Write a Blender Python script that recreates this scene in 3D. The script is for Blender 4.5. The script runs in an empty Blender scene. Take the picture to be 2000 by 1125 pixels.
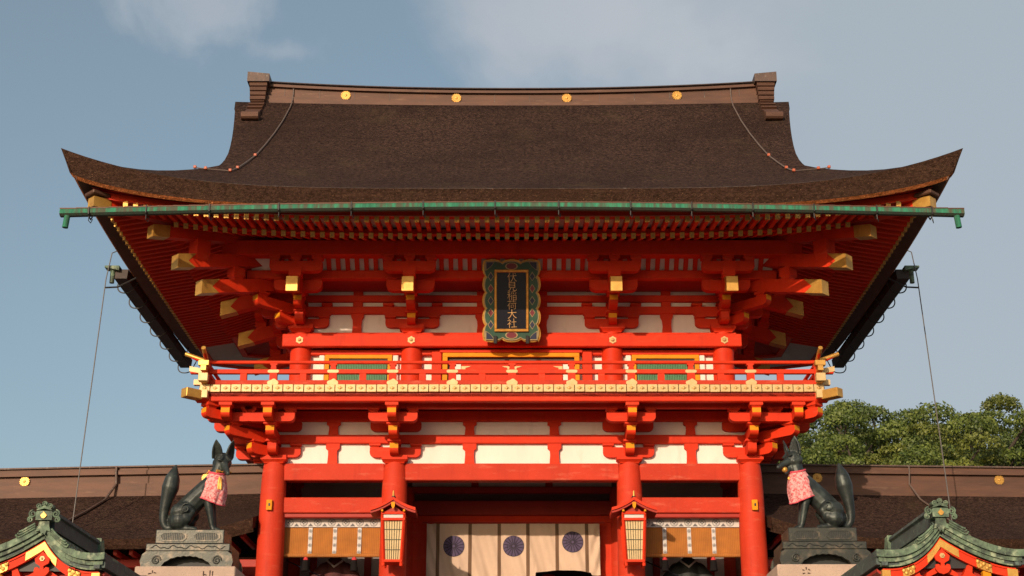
import bpy, bmesh, math, random
import numpy as np
from mathutils import Vector, Matrix, noise
R = math.radians
random.seed(7); RNG = np.random.default_rng(11)
scene = bpy.context.scene
COL = scene.collection

# ------------------------------------------------------------------ camera, sky, sun, exposure
D, CZ, PITCH, F = 28.65, 1.6, R(19.4), 2917.0        # distance to the front pillars, eye height, tilt, focal length in 2000-px units
cam = bpy.data.objects.new('camera', bpy.data.cameras.new('camera')); COL.objects.link(cam)
cam.location = (0, -D, CZ); cam.rotation_euler = (R(90) + PITCH, 0, 0)
cam.data.sensor_width = 36; cam.data.lens = F / 2000 * 36; cam.data.clip_end = 3000
scene.camera = cam
SUN_EL, SUN_AZ = R(17.5), R(202)
world = bpy.data.worlds.new('World'); scene.world = world; world.use_nodes = True
def build_world():
    nt = world.node_tree; nt.nodes.clear(); N = nt.nodes.new; L = nt.links.new
    out = N('ShaderNodeOutputWorld'); bg = N('ShaderNodeBackground'); bg.inputs['Strength'].default_value = 0.1
    sky = N('ShaderNodeTexSky'); sky.sky_type = 'NISHITA'; sky.sun_disc = False
    sky.sun_elevation = SUN_EL; sky.sun_rotation = SUN_AZ; sky.dust_density = 2.6; sky.air_density = 1.0; sky.ozone_density = 1.2
    tc = N('ShaderNodeTexCoord')
    # thin haze veil over the whole sky, then cumulus wisps
    veil = N('ShaderNodeMixRGB'); veil.blend_type = 'ADD'; veil.inputs['Fac'].default_value = 1.0; veil.inputs['Color2'].default_value = (1.1, 1.36, 1.2, 1)
    L(sky.outputs[0], veil.inputs['Color1'])
    def blob(c, r, nscale, namp, a0, a1, amax, seed):
        sub = N('ShaderNodeVectorMath'); sub.operation = 'SUBTRACT'; sub.inputs[1].default_value = c; L(tc.outputs['Generated'], sub.inputs[0])
        mul = N('ShaderNodeVectorMath'); mul.operation = 'MULTIPLY'; mul.inputs[1].default_value = (1 / r[0], 1 / r[1], 1 / r[2]); L(sub.outputs[0], mul.inputs[0])
        ln = N('ShaderNodeVectorMath'); ln.operation = 'LENGTH'; L(mul.outputs[0], ln.inputs[0])
        ofs = N('ShaderNodeVectorMath'); ofs.operation = 'ADD'; ofs.inputs[1].default_value = (seed, seed * .7, 0); L(tc.outputs['Generated'], ofs.inputs[0])
        n = N('ShaderNodeTexNoise'); n.inputs['Scale'].default_value = nscale; n.inputs['Detail'].default_value = 7; n.inputs['Roughness'].default_value = 0.55; n.inputs['Distortion'].default_value = 0.3; L(ofs.outputs[0], n.inputs['Vector'])
        m = N('ShaderNodeMath'); m.operation = 'MULTIPLY_ADD'; m.inputs[1].default_value = namp; L(n.outputs[0], m.inputs[0])
        inv = N('ShaderNodeMath'); inv.operation = 'SUBTRACT'; inv.inputs[0].default_value = 1 - namp * .5; L(ln.outputs['Value'], inv.inputs[1]); L(inv.outputs[0], m.inputs[2])
        r_ = N('ShaderNodeMapRange'); r_.interpolation_type = 'SMOOTHSTEP'; r_.inputs[1].default_value = a0; r_.inputs[2].default_value = a1; r_.inputs[3].default_value = 0; r_.inputs[4].default_value = amax; L(m.outputs[0], r_.inputs[0]); return r_.outputs[0]
    # large bank of thin cloud lying towards +X
    sep = N('ShaderNodeSeparateXYZ'); L(tc.outputs['Generated'], sep.inputs[0])
    n2 = N('ShaderNodeTexNoise'); n2.inputs['Scale'].default_value = 3.0; n2.inputs['Detail'].default_value = 4
    L(tc.outputs['Generated'], n2.inputs['Vector'])
    ad = N('ShaderNodeMath'); ad.operation = 'MULTIPLY_ADD'; ad.inputs[1].default_value = 0.3; L(n2.outputs[0], ad.inputs[0]); L(sep.outputs['X'], ad.inputs[2])
    r2 = N('ShaderNodeMapRange'); r2.interpolation_type = 'SMOOTHSTEP'
    r2.inputs[1].default_value = 0.08; r2.inputs[2].default_value = 0.36; r2.inputs[3].default_value = 0; r2.inputs[4].default_value = 0.75
    L(ad.outputs[0], r2.inputs[0])
    m2 = N('ShaderNodeMixRGB'); m2.inputs['Color2'].default_value = (4.4, 4.9, 5.35, 1); L(r2.outputs[0], m2.inputs['Fac']); L(veil.outputs[0], m2.inputs['Color1'])
    cur = m2.outputs[0]
    for args, colr in (((( -.190, .852, .489), (.065, .2, .034), 16, 2.6, .05, .95, .45, 0.0), (5.6, 5.75, 6.2)), (((-.150, .858, .470), (.05, .2, .012), 22, 2.4, .1, 1.0, .3, 2.3), (5.2, 5.4, 5.9)), (((.06, .872, .492), (.11, .3, .07), 8, 2.2, -.2, .9, .6, 1.0), (5.6, 5.75, 6.15)),
                       (((-.7, -.2, .5), (.4, .4, .2), 5, 2.4, .0, .9, .5, 3.0), (5.4, 5.5, 5.8)), (((.5, -.6, .55), (.5, .4, .2), 5, 2.4, .0, .9, .5, 4.0), (5.4, 5.5, 5.8)), (((.8, .3, .45), (.3, .4, .2), 5, 2.4, .0, .9, .5, 5.0), (5.4, 5.5, 5.8))):
        m1 = N('ShaderNodeMixRGB'); m1.inputs['Color2'].default_value = (*colr, 1); L(blob(*args), m1.inputs['Fac']); L(cur, m1.inputs['Color1']); cur = m1.outputs[0]
    L(m1.outputs[0], bg.inputs['Color']); L(bg.outputs[0], out.inputs[0])
build_world()
sd = bpy.data.lights.new('sun', 'SUN'); sd.energy = 4.1; sd.angle = R(0.6); sd.color = (1.0, 0.79, 0.59)
sun = bpy.data.objects.new('sun', sd); COL.objects.link(sun)
sdir = Vector((-math.sin(SUN_AZ) * math.cos(SUN_EL), -math.cos(SUN_AZ) * math.cos(SUN_EL), -math.sin(SUN_EL)))
sun.rotation_euler = sdir.to_track_quat('-Z', 'Y').to_euler()
sun.location = (-20, -40, 30)
vs = scene.view_settings
vs.view_transform = 'Standard'; vs.look = 'None'; vs.exposure = 0.0; vs.gamma = 1.0; vs.use_curve_mapping = False

def Z(py, Y):            # height of a photographed row on the upright plane at depth Y
    return CZ + (Y + D) * math.tan(PITCH + math.atan((562.5 - py) / F))
def XX(px, py, Y):       # sideways position on that plane
    return (px - 1000) / F * ((Y + D) * math.cos(PITCH) + (Z(py, Y) - CZ) * math.sin(PITCH))

# ------------------------------------------------------------------ materials
MATS = {}
def M(name): return MATS[name]
def mk(name, c1, c2=None, scale=4.0, rough=0.5, metal=0.0, bump=0.0, bscale=40.0, stretch=(1, 1, 1), detail=5, lo=0.35, hi=0.65,
       c3=None, s3=60.0, lo3=0.62, hi3=0.7, spec=0.5, coat=0.0, coord='Object', sheen=0):
    m = bpy.data.materials.new(name); m.use_nodes = True; MATS[name] = m
    nt = m.node_tree; N = nt.nodes.new; L = nt.links.new; b = nt.nodes['Principled BSDF']
    b.inputs['Roughness'].default_value = rough; b.inputs['Metallic'].default_value = metal
    b.inputs['Specular IOR Level'].default_value = spec
    tc = N('ShaderNodeTexCoord'); mp = N('ShaderNodeMapping'); mp.inputs['Scale'].default_value = stretch
    geo = None
    if coord == 'World':
        geo = N('ShaderNodeNewGeometry'); L(geo.outputs['Position'], mp.inputs[0])
    else: L(tc.outputs[coord], mp.inputs[0])
    col = None
    if c2 is None: b.inputs['Base Color'].default_value = (*c1, 1)
    else:
        n = N('ShaderNodeTexNoise'); n.inputs['Scale'].default_value = scale; n.inputs['Detail'].default_value = detail; n.inputs['Roughness'].default_value = 0.6
        L(mp.outputs[0], n.inputs['Vector'])
        r = N('ShaderNodeMapRange'); r.inputs[1].default_value = lo; r.inputs[2].default_value = hi; L(n.outputs[0], r.inputs[0])
        mx = N('ShaderNodeMixRGB'); mx.inputs['Color1'].default_value = (*c1, 1); mx.inputs['Color2'].default_value = (*c2, 1)
        L(r.outputs[0], mx.inputs['Fac']); col = mx.outputs[0]
        if c3:
            n3 = N('ShaderNodeTexNoise'); n3.inputs['Scale'].default_value = s3; n3.inputs['Detail'].default_value = 3
            L(mp.outputs[0], n3.inputs['Vector'])
            r3 = N('ShaderNodeMapRange'); r3.inputs[1].default_value = lo3; r3.inputs[2].default_value = hi3; L(n3.outputs[0], r3.inputs[0])
            m3 = N('ShaderNodeMixRGB'); m3.inputs['Color2'].default_value = (*c3, 1); L(col, m3.inputs['Color1']); L(r3.outputs[0], m3.inputs['Fac']); col = m3.outputs[0]
        L(col, b.inputs['Base Color'])
    if bump:
        nb = N('ShaderNodeTexNoise'); nb.inputs['Scale'].default_value = bscale; nb.inputs['Detail'].default_value = 5; L(mp.outputs[0], nb.inputs['Vector'])
        bp = N('ShaderNodeBump'); bp.inputs['Strength'].default_value = bump; bp.inputs['Distance'].default_value = 0.02
        L(nb.outputs[0], bp.inputs['Height']); L(bp.outputs[0], b.inputs['Normal'])
    return m
def paint(name, c, fade, dark, rough, amt=1.0, stretch=(1, 1, 1)):
    m = mk(name, c, tuple(v * .86 for v in c), 1.7, rough, bump=0.18, bscale=24, stretch=stretch, spec=0.16, coord='World')
    nt = m.node_tree; N = nt.nodes.new; L = nt.links.new; b = nt.nodes['Principled BSDF']; src = b.inputs['Base Color'].links[0].from_socket
    g = N('ShaderNodeNewGeometry')
    for (sc, st, lo, hi, colr, mx_) in ((5.0, (.5, .5, 2.2), .56, .74, fade, .55), (2.2, (2.4, 2.4, .35), .54, .76, dark, .5), (26, (.35, .35, 2.5), .62, .72, fade, .4), (34, (1, 1, 1), .66, .72, dark, .45)):
        mp = N('ShaderNodeMapping'); mp.inputs['Scale'].default_value = st; L(g.outputs['Position'], mp.inputs[0])
        n = N('ShaderNodeTexNoise'); n.inputs['Scale'].default_value = sc; n.inputs['Detail'].default_value = 6; n.inputs['Roughness'].default_value = .62; L(mp.outputs[0], n.inputs['Vector'])
        r = N('ShaderNodeMapRange'); r.inputs[1].default_value = lo; r.inputs[2].default_value = hi; r.inputs[4].default_value = mx_ * amt; L(n.outputs[0], r.inputs[0])
        x = N('ShaderNodeMixRGB'); x.inputs['Color2'].default_value = (*colr, 1); L(src, x.inputs['Color1']); L(r.outputs[0], x.inputs['Fac']); src = x.outputs[0]
    L(src, b.inputs['Base Color'])
paint('vermilion', (0.64, 0.036, 0.0085), (0.60, 0.072, 0.026), (0.38, 0.021, 0.008), 0.6, 1.15)
paint('vermilion_worn', (0.51, 0.041, 0.016), (0.55, 0.13, 0.075), (0.34, 0.026, 0.012), 0.65, 1.2)
paint('pillar_red', (0.53, 0.040, 0.0145), (0.52, 0.085, 0.042), (0.34, 0.026, 0.012), 0.62, 1.3)
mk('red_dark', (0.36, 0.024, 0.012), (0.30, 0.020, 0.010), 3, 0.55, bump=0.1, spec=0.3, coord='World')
mk('ochre', (0.72, 0.275, 0.010), (0.62, 0.225, 0.010), 5, 0.6, spec=0.12, coord='World')
mk('gold', (0.62, 0.345, 0.075), (0.50, 0.25, 0.05), 6, 0.42, metal=0.5, bump=0.08, coord='World')
mk('gold_pale', (0.58, 0.41, 0.19), (0.50, 0.33, 0.135), 9, 0.5, metal=0.2, bump=0.05, coord='World', c3=(0.62, 0.38, 0.14), s3=25, lo3=0.6, hi3=0.8)
mk('gold_line', (0.50, 0.29, 0.09), (0.42, 0.22, 0.07), 9, 0.45, metal=0.5, coord='World')
mk('plaster', (0.83, 0.715, 0.635), (0.77, 0.655, 0.58), 1.5, 0.85, bump=0.08, bscale=40, stretch=(1.6, 1, 0.7), c3=(0.60, 0.51, 0.44), s3=2.6, lo3=0.58, hi3=0.85, spec=0.15, coord='World')
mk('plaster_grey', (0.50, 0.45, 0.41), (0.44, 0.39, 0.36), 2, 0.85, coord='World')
mk('brown_wood', (0.10, 0.055, 0.04), (0.07, 0.04, 0.03), 4, 0.7, bump=0.2, stretch=(0.4, 1, 3), coord='World')
mk('wall_wood', (0.24, 0.105, 0.08), (0.18, 0.08, 0.06), 2, 0.75, bump=0.1, coord='World')
mk('copper_brown', (0.115, 0.050, 0.028), (0.078, 0.035, 0.021), 2.5, 0.62, metal=0.25, bump=0.1, bscale=15, stretch=(0.5, 1, 3), c3=(0.165, 0.088, 0.054), s3=6, lo3=0.62, hi3=0.85, coord='World')
mk('copper_dark', (0.11, 0.065, 0.05), (0.07, 0.045, 0.036), 5, 0.6, metal=0.25, bump=0.2, c3=(0.20, 0.17, 0.14), s3=14, lo3=0.6, hi3=0.75, stretch=(2, 1, 1), coord='World')
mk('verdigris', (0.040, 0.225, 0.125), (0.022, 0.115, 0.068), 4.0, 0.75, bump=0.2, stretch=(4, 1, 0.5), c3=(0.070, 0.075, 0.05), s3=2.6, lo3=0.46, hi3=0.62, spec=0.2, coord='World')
mk('verdigris_grey', (0.135, 0.205, 0.125), (0.035, 0.050, 0.036), 8.0, 0.7, bump=0.3, bscale=22, c3=(0.33, 0.38, 0.25), s3=11, lo3=0.55, hi3=0.75, coord='World')
mk('verdigris_dark', (0.06, 0.085, 0.075), (0.035, 0.045, 0.045), 6.0, 0.7, bump=0.3, c3=(0.13, 0.2, 0.16), s3=12, lo3=0.58, hi3=0.75, coord='World')
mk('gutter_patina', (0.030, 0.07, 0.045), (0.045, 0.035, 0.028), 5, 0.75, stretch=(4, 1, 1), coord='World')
mk('gutter_wood', (0.055, 0.035, 0.03), (0.035, 0.025, 0.02), 3, 0.7, bump=0.2, coord='World')
mk('black_iron', (0.018, 0.016, 0.016), rough=0.55)
mk('cable', (0.11, 0.10, 0.095), rough=0.6)
mk('cable_grey', (0.12, 0.085, 0.07), rough=0.6)
mk('orange_clip', (0.42, 0.09, 0.035), rough=0.5)
mk('lattice_olive', (0.06, 0.065, 0.03), rough=0.6)
mk('lattice_green', (0.075, 0.23, 0.10), (0.06, 0.18, 0.08), 6, 0.6, coord='World')
mk('bronze', (0.030, 0.036, 0.033), (0.019, 0.023, 0.022), 5, 0.46, metal=0.35, bump=0.10, bscale=22, c3=(0.066, 0.080, 0.068), s3=6, lo3=0.50, hi3=0.78, spec=0.4)
mk('bronze_plinth', (0.046, 0.047, 0.038), (0.030, 0.033, 0.028), 5, 0.42, metal=0.45, bump=0.12, c3=(0.15, 0.115, 0.08), s3=7, lo3=0.5, hi3=0.8)
mk('bronze_line', (0.012, 0.014, 0.013), rough=0.6)
mk('granite', (0.46, 0.33, 0.25), (0.39, 0.28, 0.215), 3, 0.85, bump=0.2, bscale=70, c3=(0.30, 0.23, 0.18), s3=70, lo3=0.58, hi3=0.68, coord='World')
mk('carving', (0.07, 0.045, 0.035), rough=0.9)
mk('bib_cloth', (0.58, 0.115, 0.12), (0.68, 0.33, 0.31), 24, 0.85, bump=0.3, bscale=18, lo=0.40, hi=0.54, c3=(0.44, 0.05, 0.065), s3=36, lo3=0.57, hi3=0.62)
mk('bib_band', (0.62, 0.07, 0.10), (0.55, 0.05, 0.08), 20, 0.8)
mk('paper', (0.62, 0.45, 0.24), (0.55, 0.39, 0.20), 3, 0.8)
mk('band_white', (0.58, 0.53, 0.49), (0.52, 0.47, 0.43), 8, 0.9)
mk('band_ink', (0.14, 0.13, 0.135), rough=0.9)
mk('noren', (0.60, 0.43, 0.315), (0.55, 0.39, 0.29), 2.5, 0.9, bump=0.15, bscale=200, spec=0.1)
mk('noren_tape', (0.14, 0.075, 0.04), rough=0.85)
mk('crest_ink', (0.025, 0.018, 0.03), rough=0.85)
mk('crest_purple', (0.085, 0.058, 0.12), (0.07, 0.05, 0.10), 6, 0.85)
mk('lacquer', (0.012, 0.013, 0.020), rough=0.25)
mk('plaque_green', (0.028, 0.085, 0.048), (0.02, 0.06, 0.036), 12, 0.5)
mk('plaque_navy', (0.02, 0.025, 0.06), rough=0.5)
mk('plaque_maroon', (0.16, 0.02, 0.03), rough=0.5)
mk('plaque_line', (0.34, 0.25, 0.12), rough=0.5)
mk('plaque_gold', (0.72, 0.36, 0.07), (0.50, 0.22, 0.04), 9, 0.4, metal=0.5)
mk('text_gold', (0.72, 0.42, 0.16), rough=0.5, metal=0.3)
mk('robe_red', (0.10, 0.022, 0.02), (0.06, 0.015, 0.015), 6, 0.8)
mk('robe_dark', (0.018, 0.022, 0.02), (0.010, 0.012, 0.012), 6, 0.7)
mk('skin_statue', (0.42, 0.28, 0.20), rough=0.7)
mk('tassel_black', (0.012, 0.010, 0.010), rough=0.9, spec=0.05)
mk('tassel_red', (0.5, 0.03, 0.03), rough=0.8)
mk('bark', (0.075, 0.055, 0.04), (0.045, 0.035, 0.027), 5, 0.9, bump=0.4, stretch=(3, 3, 0.6))
mk('ground', (0.115, 0.105, 0.09), (0.09, 0.08, 0.07), 0.6, 0.95, bump=0.3, bscale=30, coord='World')
mk('paving', (0.165, 0.15, 0.132), (0.135, 0.12, 0.106), 0.8, 0.9, bump=0.15, bscale=25, coord='World')

def thatch_mat(name, base, light, lum, streak=(0.5, 0.5, 0.5)):
    m = bpy.data.materials.new(name); m.use_nodes = True; MATS[name] = m
    nt = m.node_tree; N = nt.nodes.new; L = nt.links.new; b = nt.nodes['Principled BSDF']; b.inputs['Roughness'].default_value = 0.95; b.inputs['Specular IOR Level'].default_value = 0.1
    g = N('ShaderNodeNewGeometry')
    def nz(scale, det, st):
        mp = N('ShaderNodeMapping'); mp.inputs['Scale'].default_value = st; L(g.outputs['Position'], mp.inputs[0])
        n = N('ShaderNodeTexNoise'); n.inputs['Scale'].default_value = scale; n.inputs['Detail'].default_value = det; n.inputs['Roughness'].default_value = 0.7; L(mp.outputs[0], n.inputs['Vector']); return n.outputs[0]
    def rng(o, a, c, lo=0, hi=1):
        r = N('ShaderNodeMapRange'); r.inputs[1].default_value = a; r.inputs[2].default_value = c; r.inputs[3].default_value = lo; r.inputs[4].default_value = hi; L(o, r.inputs[0]); return r.outputs[0]
    def mix(f, a, c):
        x = N('ShaderNodeMixRGB'); L(f, x.inputs['Fac'])
        if isinstance(a, tuple): x.inputs['Color1'].default_value = (*a, 1)
        else: L(a, x.inputs['Color1'])
        x.inputs['Color2'].default_value = (*c, 1); return x.outputs[0]
    fine = nz(14, 6, (1, 1, 1.3)); big = nz(0.55, 4, (1, 1, 1)); rows = nz(3.0, 3, (0.25, 3, 3.5)); grain = nz(28, 4, (1, 1, 1.2))
    c = mix(rng(fine, 0.40, 0.62), tuple(v * .38 for v in base), tuple(v * 1.25 for v in lum))
    c = mix(rng(big, 0.42, 0.70, 0, 0.75), c, tuple(0.55 * v for v in base))
    c = mix(rng(rows, 0.54, 0.74, 0, 0.28), c, tuple(v * 1.9 for v in base))
    c = mix(rng(grain, 0.56, 0.66, 0, 0.85), c, light)
    spk = nz(30, 2, (1, 1, 1)); c = mix(rng(spk, 0.69, 0.74, 0, 0.9), c, tuple(v * 2.2 for v in light))
    moss = nz(0.9, 5, (1, 1, 1)); c = mix(rng(moss, 0.56, 0.72, 0, 0.35), c, (0.082, 0.055, 0.028))
    L(c, b.inputs['Base Color'])
    bp = N('ShaderNodeBump'); bp.inputs['Strength'].default_value = 0.8; bp.inputs['Distance'].default_value = 0.04
    ad = N('ShaderNodeMath'); ad.operation = 'ADD'; L(fine, ad.inputs[0]); L(grain, ad.inputs[1]); L(ad.outputs[0], bp.inputs['Height']); L(bp.outputs[0], b.inputs['Normal'])
thatch_mat('thatch', (0.038, 0.0195, 0.0145), (0.110, 0.064, 0.046), (0.056, 0.030, 0.0225))
mk('thatch_rim', (0.085, 0.055, 0.04), (0.15, 0.11, 0.085), 14, 0.9, lo=0.45, hi=0.6, c3=(0.42, 0.36, 0.31), s3=9, lo3=0.62, hi3=0.70, stretch=(.6, 1, 1), coord='World', bump=.4)
thatch_mat('thatch_edge', (0.085, 0.042, 0.026), (0.13, 0.07, 0.04), (0.060, 0.031, 0.021))
thatch_mat('thatch_lip', (0.40, 0.13, 0.04), (0.48, 0.20, 0.08), (0.32, 0.095, 0.03))

def blind_mat():
    m = bpy.data.materials.new('bamboo_blind'); m.use_nodes = True; MATS['bamboo_blind'] = m
    nt = m.node_tree; N = nt.nodes.new; L = nt.links.new; b = nt.nodes['Principled BSDF']; b.inputs['Roughness'].default_value = 0.6
    tc = N('ShaderNodeTexCoord')
    def wave(rot, scale):
        w = N('ShaderNodeTexWave'); w.wave_type = 'BANDS'; w.bands_direction = rot; w.inputs['Scale'].default_value = scale; w.inputs['Distortion'].default_value = 0.4
        L(tc.outputs['Object'], w.inputs['Vector']); return w
    h = wave('Z', 26); v = wave('X', 9)
    n = N('ShaderNodeTexNoise'); n.inputs['Scale'].default_value = 5; L(tc.outputs['Object'], n.inputs['Vector'])
    m1 = N('ShaderNodeMixRGB'); m1.inputs['Color1'].default_value = (0.38, 0.115, 0.012, 1); m1.inputs['Color2'].default_value = (0.60, 0.205, 0.025, 1); L(h.outputs['Fac'], m1.inputs['Fac'])
    r = N('ShaderNodeMapRange'); r.inputs[1].default_value = 0.82; r.inputs[2].default_value = 1.0; r.inputs[4].default_value = 0.6; L(v.outputs['Fac'], r.inputs[0])
    m2 = N('ShaderNodeMixRGB'); m2.inputs['Color2'].default_value = (0.70, 0.30, 0.07, 1); L(m1.outputs[0], m2.inputs['Color1']); L(r.outputs[0], m2.inputs['Fac'])
    m3 = N('ShaderNodeMixRGB'); m3.blend_type = 'MULTIPLY'; m3.inputs['Fac'].default_value = 0.5; L(m2.outputs[0], m3.inputs['Color1']); L(n.outputs[0], m3.inputs['Color2'])
    L(m3.outputs[0], b.inputs['Base Color'])
    bp = N('ShaderNodeBump'); bp.inputs['Strength'].default_value = 0.5; bp.inputs['Distance'].default_value = 0.01; L(h.outputs['Fac'], bp.inputs['Height']); L(bp.outputs[0], b.inputs['Normal'])
blind_mat()
def leaf_mat(name, dark, light):
    m = bpy.data.materials.new(name); m.use_nodes = True; MATS[name] = m
    nt = m.node_tree; N = nt.nodes.new; L = nt.links.new; b = nt.nodes['Principled BSDF']; b.inputs['Roughness'].default_value = 0.55
    g = N('ShaderNodeNewGeometry'); n = N('ShaderNodeTexNoise'); n.inputs['Scale'].default_value = 0.62; n.inputs['Detail'].default_value = 2; L(g.outputs['Position'], n.inputs['Vector'])
    r = N('ShaderNodeMapRange'); r.inputs[1].default_value = 0.35; r.inputs[2].default_value = 0.65; L(n.outputs[0], r.inputs[0])
    ad = N('ShaderNodeMath'); ad.operation = 'MULTIPLY_ADD'; ad.inputs[1].default_value = 0.5; L(g.outputs['Random Per Island'], ad.inputs[0])
    h = N('ShaderNodeMath'); h.operation = 'MULTIPLY'; h.inputs[1].default_value = 0.5; L(r.outputs[0], h.inputs[0]); L(h.outputs[0], ad.inputs[2])
    mx = N('ShaderNodeMixRGB'); mx.inputs['Color1'].default_value = (*dark, 1); mx.inputs['Color2'].default_value = (*light, 1); L(ad.outputs[0], mx.inputs['Fac'])
    L(mx.outputs[0], b.inputs['Base Color'])
    tr = N('ShaderNodeBsdfTranslucent'); L(mx.outputs[0], tr.inputs['Color']); ms = N('ShaderNodeMixShader'); ms.inputs['Fac'].default_value = 0.2
    L(b.outputs[0], ms.inputs[1]); L(tr.outputs[0], ms.inputs[2]); L(ms.outputs[0], nt.nodes['Material Output'].inputs[0])
leaf_mat('leaf_dark', (0.030, 0.056, 0.012), (0.115, 0.155, 0.032))
leaf_mat('leaf_yellow', (0.050, 0.072, 0.010), (0.200, 0.215, 0.030))
leaf_mat('leaf', (0.034, 0.062, 0.010), (0.165, 0.205, 0.032))

# ------------------------------------------------------------------ mesh helpers
WM = {}                                                   # world matrix of every object built here
def link(name, data, mats=None, parent=None, mat=None):
    o = bpy.data.objects.new(name, data); COL.objects.link(o)
    mat = mat or Matrix.Identity(4); WM[o.name] = mat
    if data is not None and mats and not data.materials:
        for m in (mats if isinstance(mats, (list, tuple)) else [mats]): data.materials.append(M(m))
    if parent is not None:
        o.parent = parent; o.matrix_parent_inverse = WM[parent.name].inverted()
    o.matrix_basis = mat
    return o
def thing(name, label, cat, loc=(0, 0, 0), group=None):
    return tag(link(name, None, mat=Matrix.Translation(loc)), label, cat, group)
def tag(o, label=None, cat=None, group=None, kind=None):
    for k, v in (('label', label), ('category', cat), ('group', group), ('kind', kind)):
        if v: o[k] = v
    return o
T = lambda x, y, z: Matrix.Translation((x, y, z))
RZ = lambda a: Matrix.Rotation(a, 4, 'Z')
class MB:
    def __init__(s): s.v = []; s.f = []; s.m = []
    def add(s, vs, fs, m=0):
        n = len(s.v); s.v += [tuple(p) for p in vs]; s.f += [tuple(i + n for i in f) for f in fs]
        s.m += (m if isinstance(m, list) else [m] * len(fs)); return s
    def box(s, x0, x1, y0, y1, z0, z1, m=0, c=0.0, mx=None):
        if c <= 0:
            v = [(x, y, z) for x in (x0, x1) for y in (y0, y1) for z in (z0, z1)]
            f = [(0, 1, 3, 2), (4, 6, 7, 5), (0, 4, 5, 1), (2, 3, 7, 6), (0, 2, 6, 4), (1, 5, 7, 3)]
        else:
            cx, cy, cz = (x0 + x1) / 2, (y0 + y1) / 2, (z0 + z1) / 2; hx, hy, hz = abs(x1 - x0) / 2, abs(y1 - y0) / 2, abs(z1 - z0) / 2
            c = min(c, hx * .45, hy * .45, hz * .45); v = []; idx = {}
            for i, (sx, sy, sz) in enumerate([(a, b, d) for a in (-1, 1) for b in (-1, 1) for d in (-1, 1)]):
                idx[(sx, sy, sz)] = len(v)
                v += [(cx + sx * hx, cy + sy * (hy - c), cz + sz * (hz - c)), (cx + sx * (hx - c), cy + sy * hy, cz + sz * (hz - c)), (cx + sx * (hx - c), cy + sy * (hy - c), cz + sz * hz)]
            f = []
            for a in range(3):
                u, w = [k for k in range(3) if k != a]
                for sg in (-1, 1):
                    q = []
                    for su, sw in ((-1, -1), (1, -1), (1, 1), (-1, 1)):
                        k = [0, 0, 0]; k[a] = sg; k[u] = su; k[w] = sw; q.append(idx[tuple(k)] + a)
                    f.append(tuple(q))
            for a in range(3):
                u, w = [k for k in range(3) if k != a]
                for su in (-1, 1):
                    for sw in (-1, 1):
                        k0 = [0, 0, 0]; k0[a] = -1; k0[u] = su; k0[w] = sw; k1 = list(k0); k1[a] = 1
                        f.append((idx[tuple(k0)] + u, idx[tuple(k1)] + u, idx[tuple(k1)] + w, idx[tuple(k0)] + w))
            for k in idx.values(): f.append((k, k + 1, k + 2))
        if mx is not None: v = [tuple(mx @ Vector(p)) for p in v]
        return s.add(v, f, m)
    def prism(s, poly, a0, a1, axis='y', m=0, side_m=None, mx=None):
        # poly: 2-D outline; axis y -> points are (x,z); axis x -> (y,z); axis z -> (x,y)
        def p3(p, a): return {'y': (p[0], a, p[1]), 'x': (a, p[0], p[1]), 'z': (p[0], p[1], a)}[axis]
        n = len(poly); v = [p3(p, a0) for p in poly] + [p3(p, a1) for p in poly]
        if mx is not None: v = [tuple(mx @ Vector(p)) for p in v]
        fs = [tuple(range(n)), tuple(range(2 * n - 1, n - 1, -1))] + [(i, (i + 1) % n, n + (i + 1) % n, n + i) for i in range(n)]
        ms = [m, m] + [(side_m[i] if side_m else m) for i in range(n)]
        return s.add(v, fs, ms)
    def tube(s, path, rad, n=8, cap=True, m=0, sq=(1, 1)):
        path = [Vector(p) for p in path]; k = len(path); rad = rad if isinstance(rad, (list, tuple)) else [rad] * k
        vs = []; prev = None
        for i, p in enumerate(path):
            t = (path[min(i + 1, k - 1)] - path[max(i - 1, 0)]).normalized()
            if prev is None:
                up = Vector((0, 0, 1)) if abs(t.z) < 0.9 else Vector((0, 1, 0)); u = t.cross(up).normalized()
            else: u = (prev - t * prev.dot(t)).normalized()
            prev = u; w = t.cross(u)
            for j in range(n):
                a = 2 * math.pi * j / n; vs.append(p + (u * math.cos(a) * sq[0] + w * math.sin(a) * sq[1]) * rad[i])
        fs = [(i * n + j, i * n + (j + 1) % n, (i + 1) * n + (j + 1) % n, (i + 1) * n + j) for i in range(k - 1) for j in range(n)]
        if cap: fs += [tuple(range(n - 1, -1, -1)), tuple(range((k - 1) * n, k * n))]
        return s.add(vs, fs, m)
    def lathe(s, prof, n=24, c=(0, 0, 0), m=0, axis='z'):
        vs = []
        for r, z in prof:
            for j in range(n):
                a = 2 * math.pi * j / n; x, y = r * math.cos(a), r * math.sin(a)
                vs.append((c[0] + x, c[1] + y, c[2] + z) if axis == 'z' else (c[0] + x, c[1] - z, c[2] + y))
        k = len(prof)
        fs = [(i * n + j, i * n + (j + 1) % n, (i + 1) * n + (j + 1) % n, (i + 1) * n + j) for i in range(k - 1) for j in range(n)]
        fs += [tuple(range(n - 1, -1, -1)), tuple(range((k - 1) * n, k * n))]
        return s.add(vs, fs, m)
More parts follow.
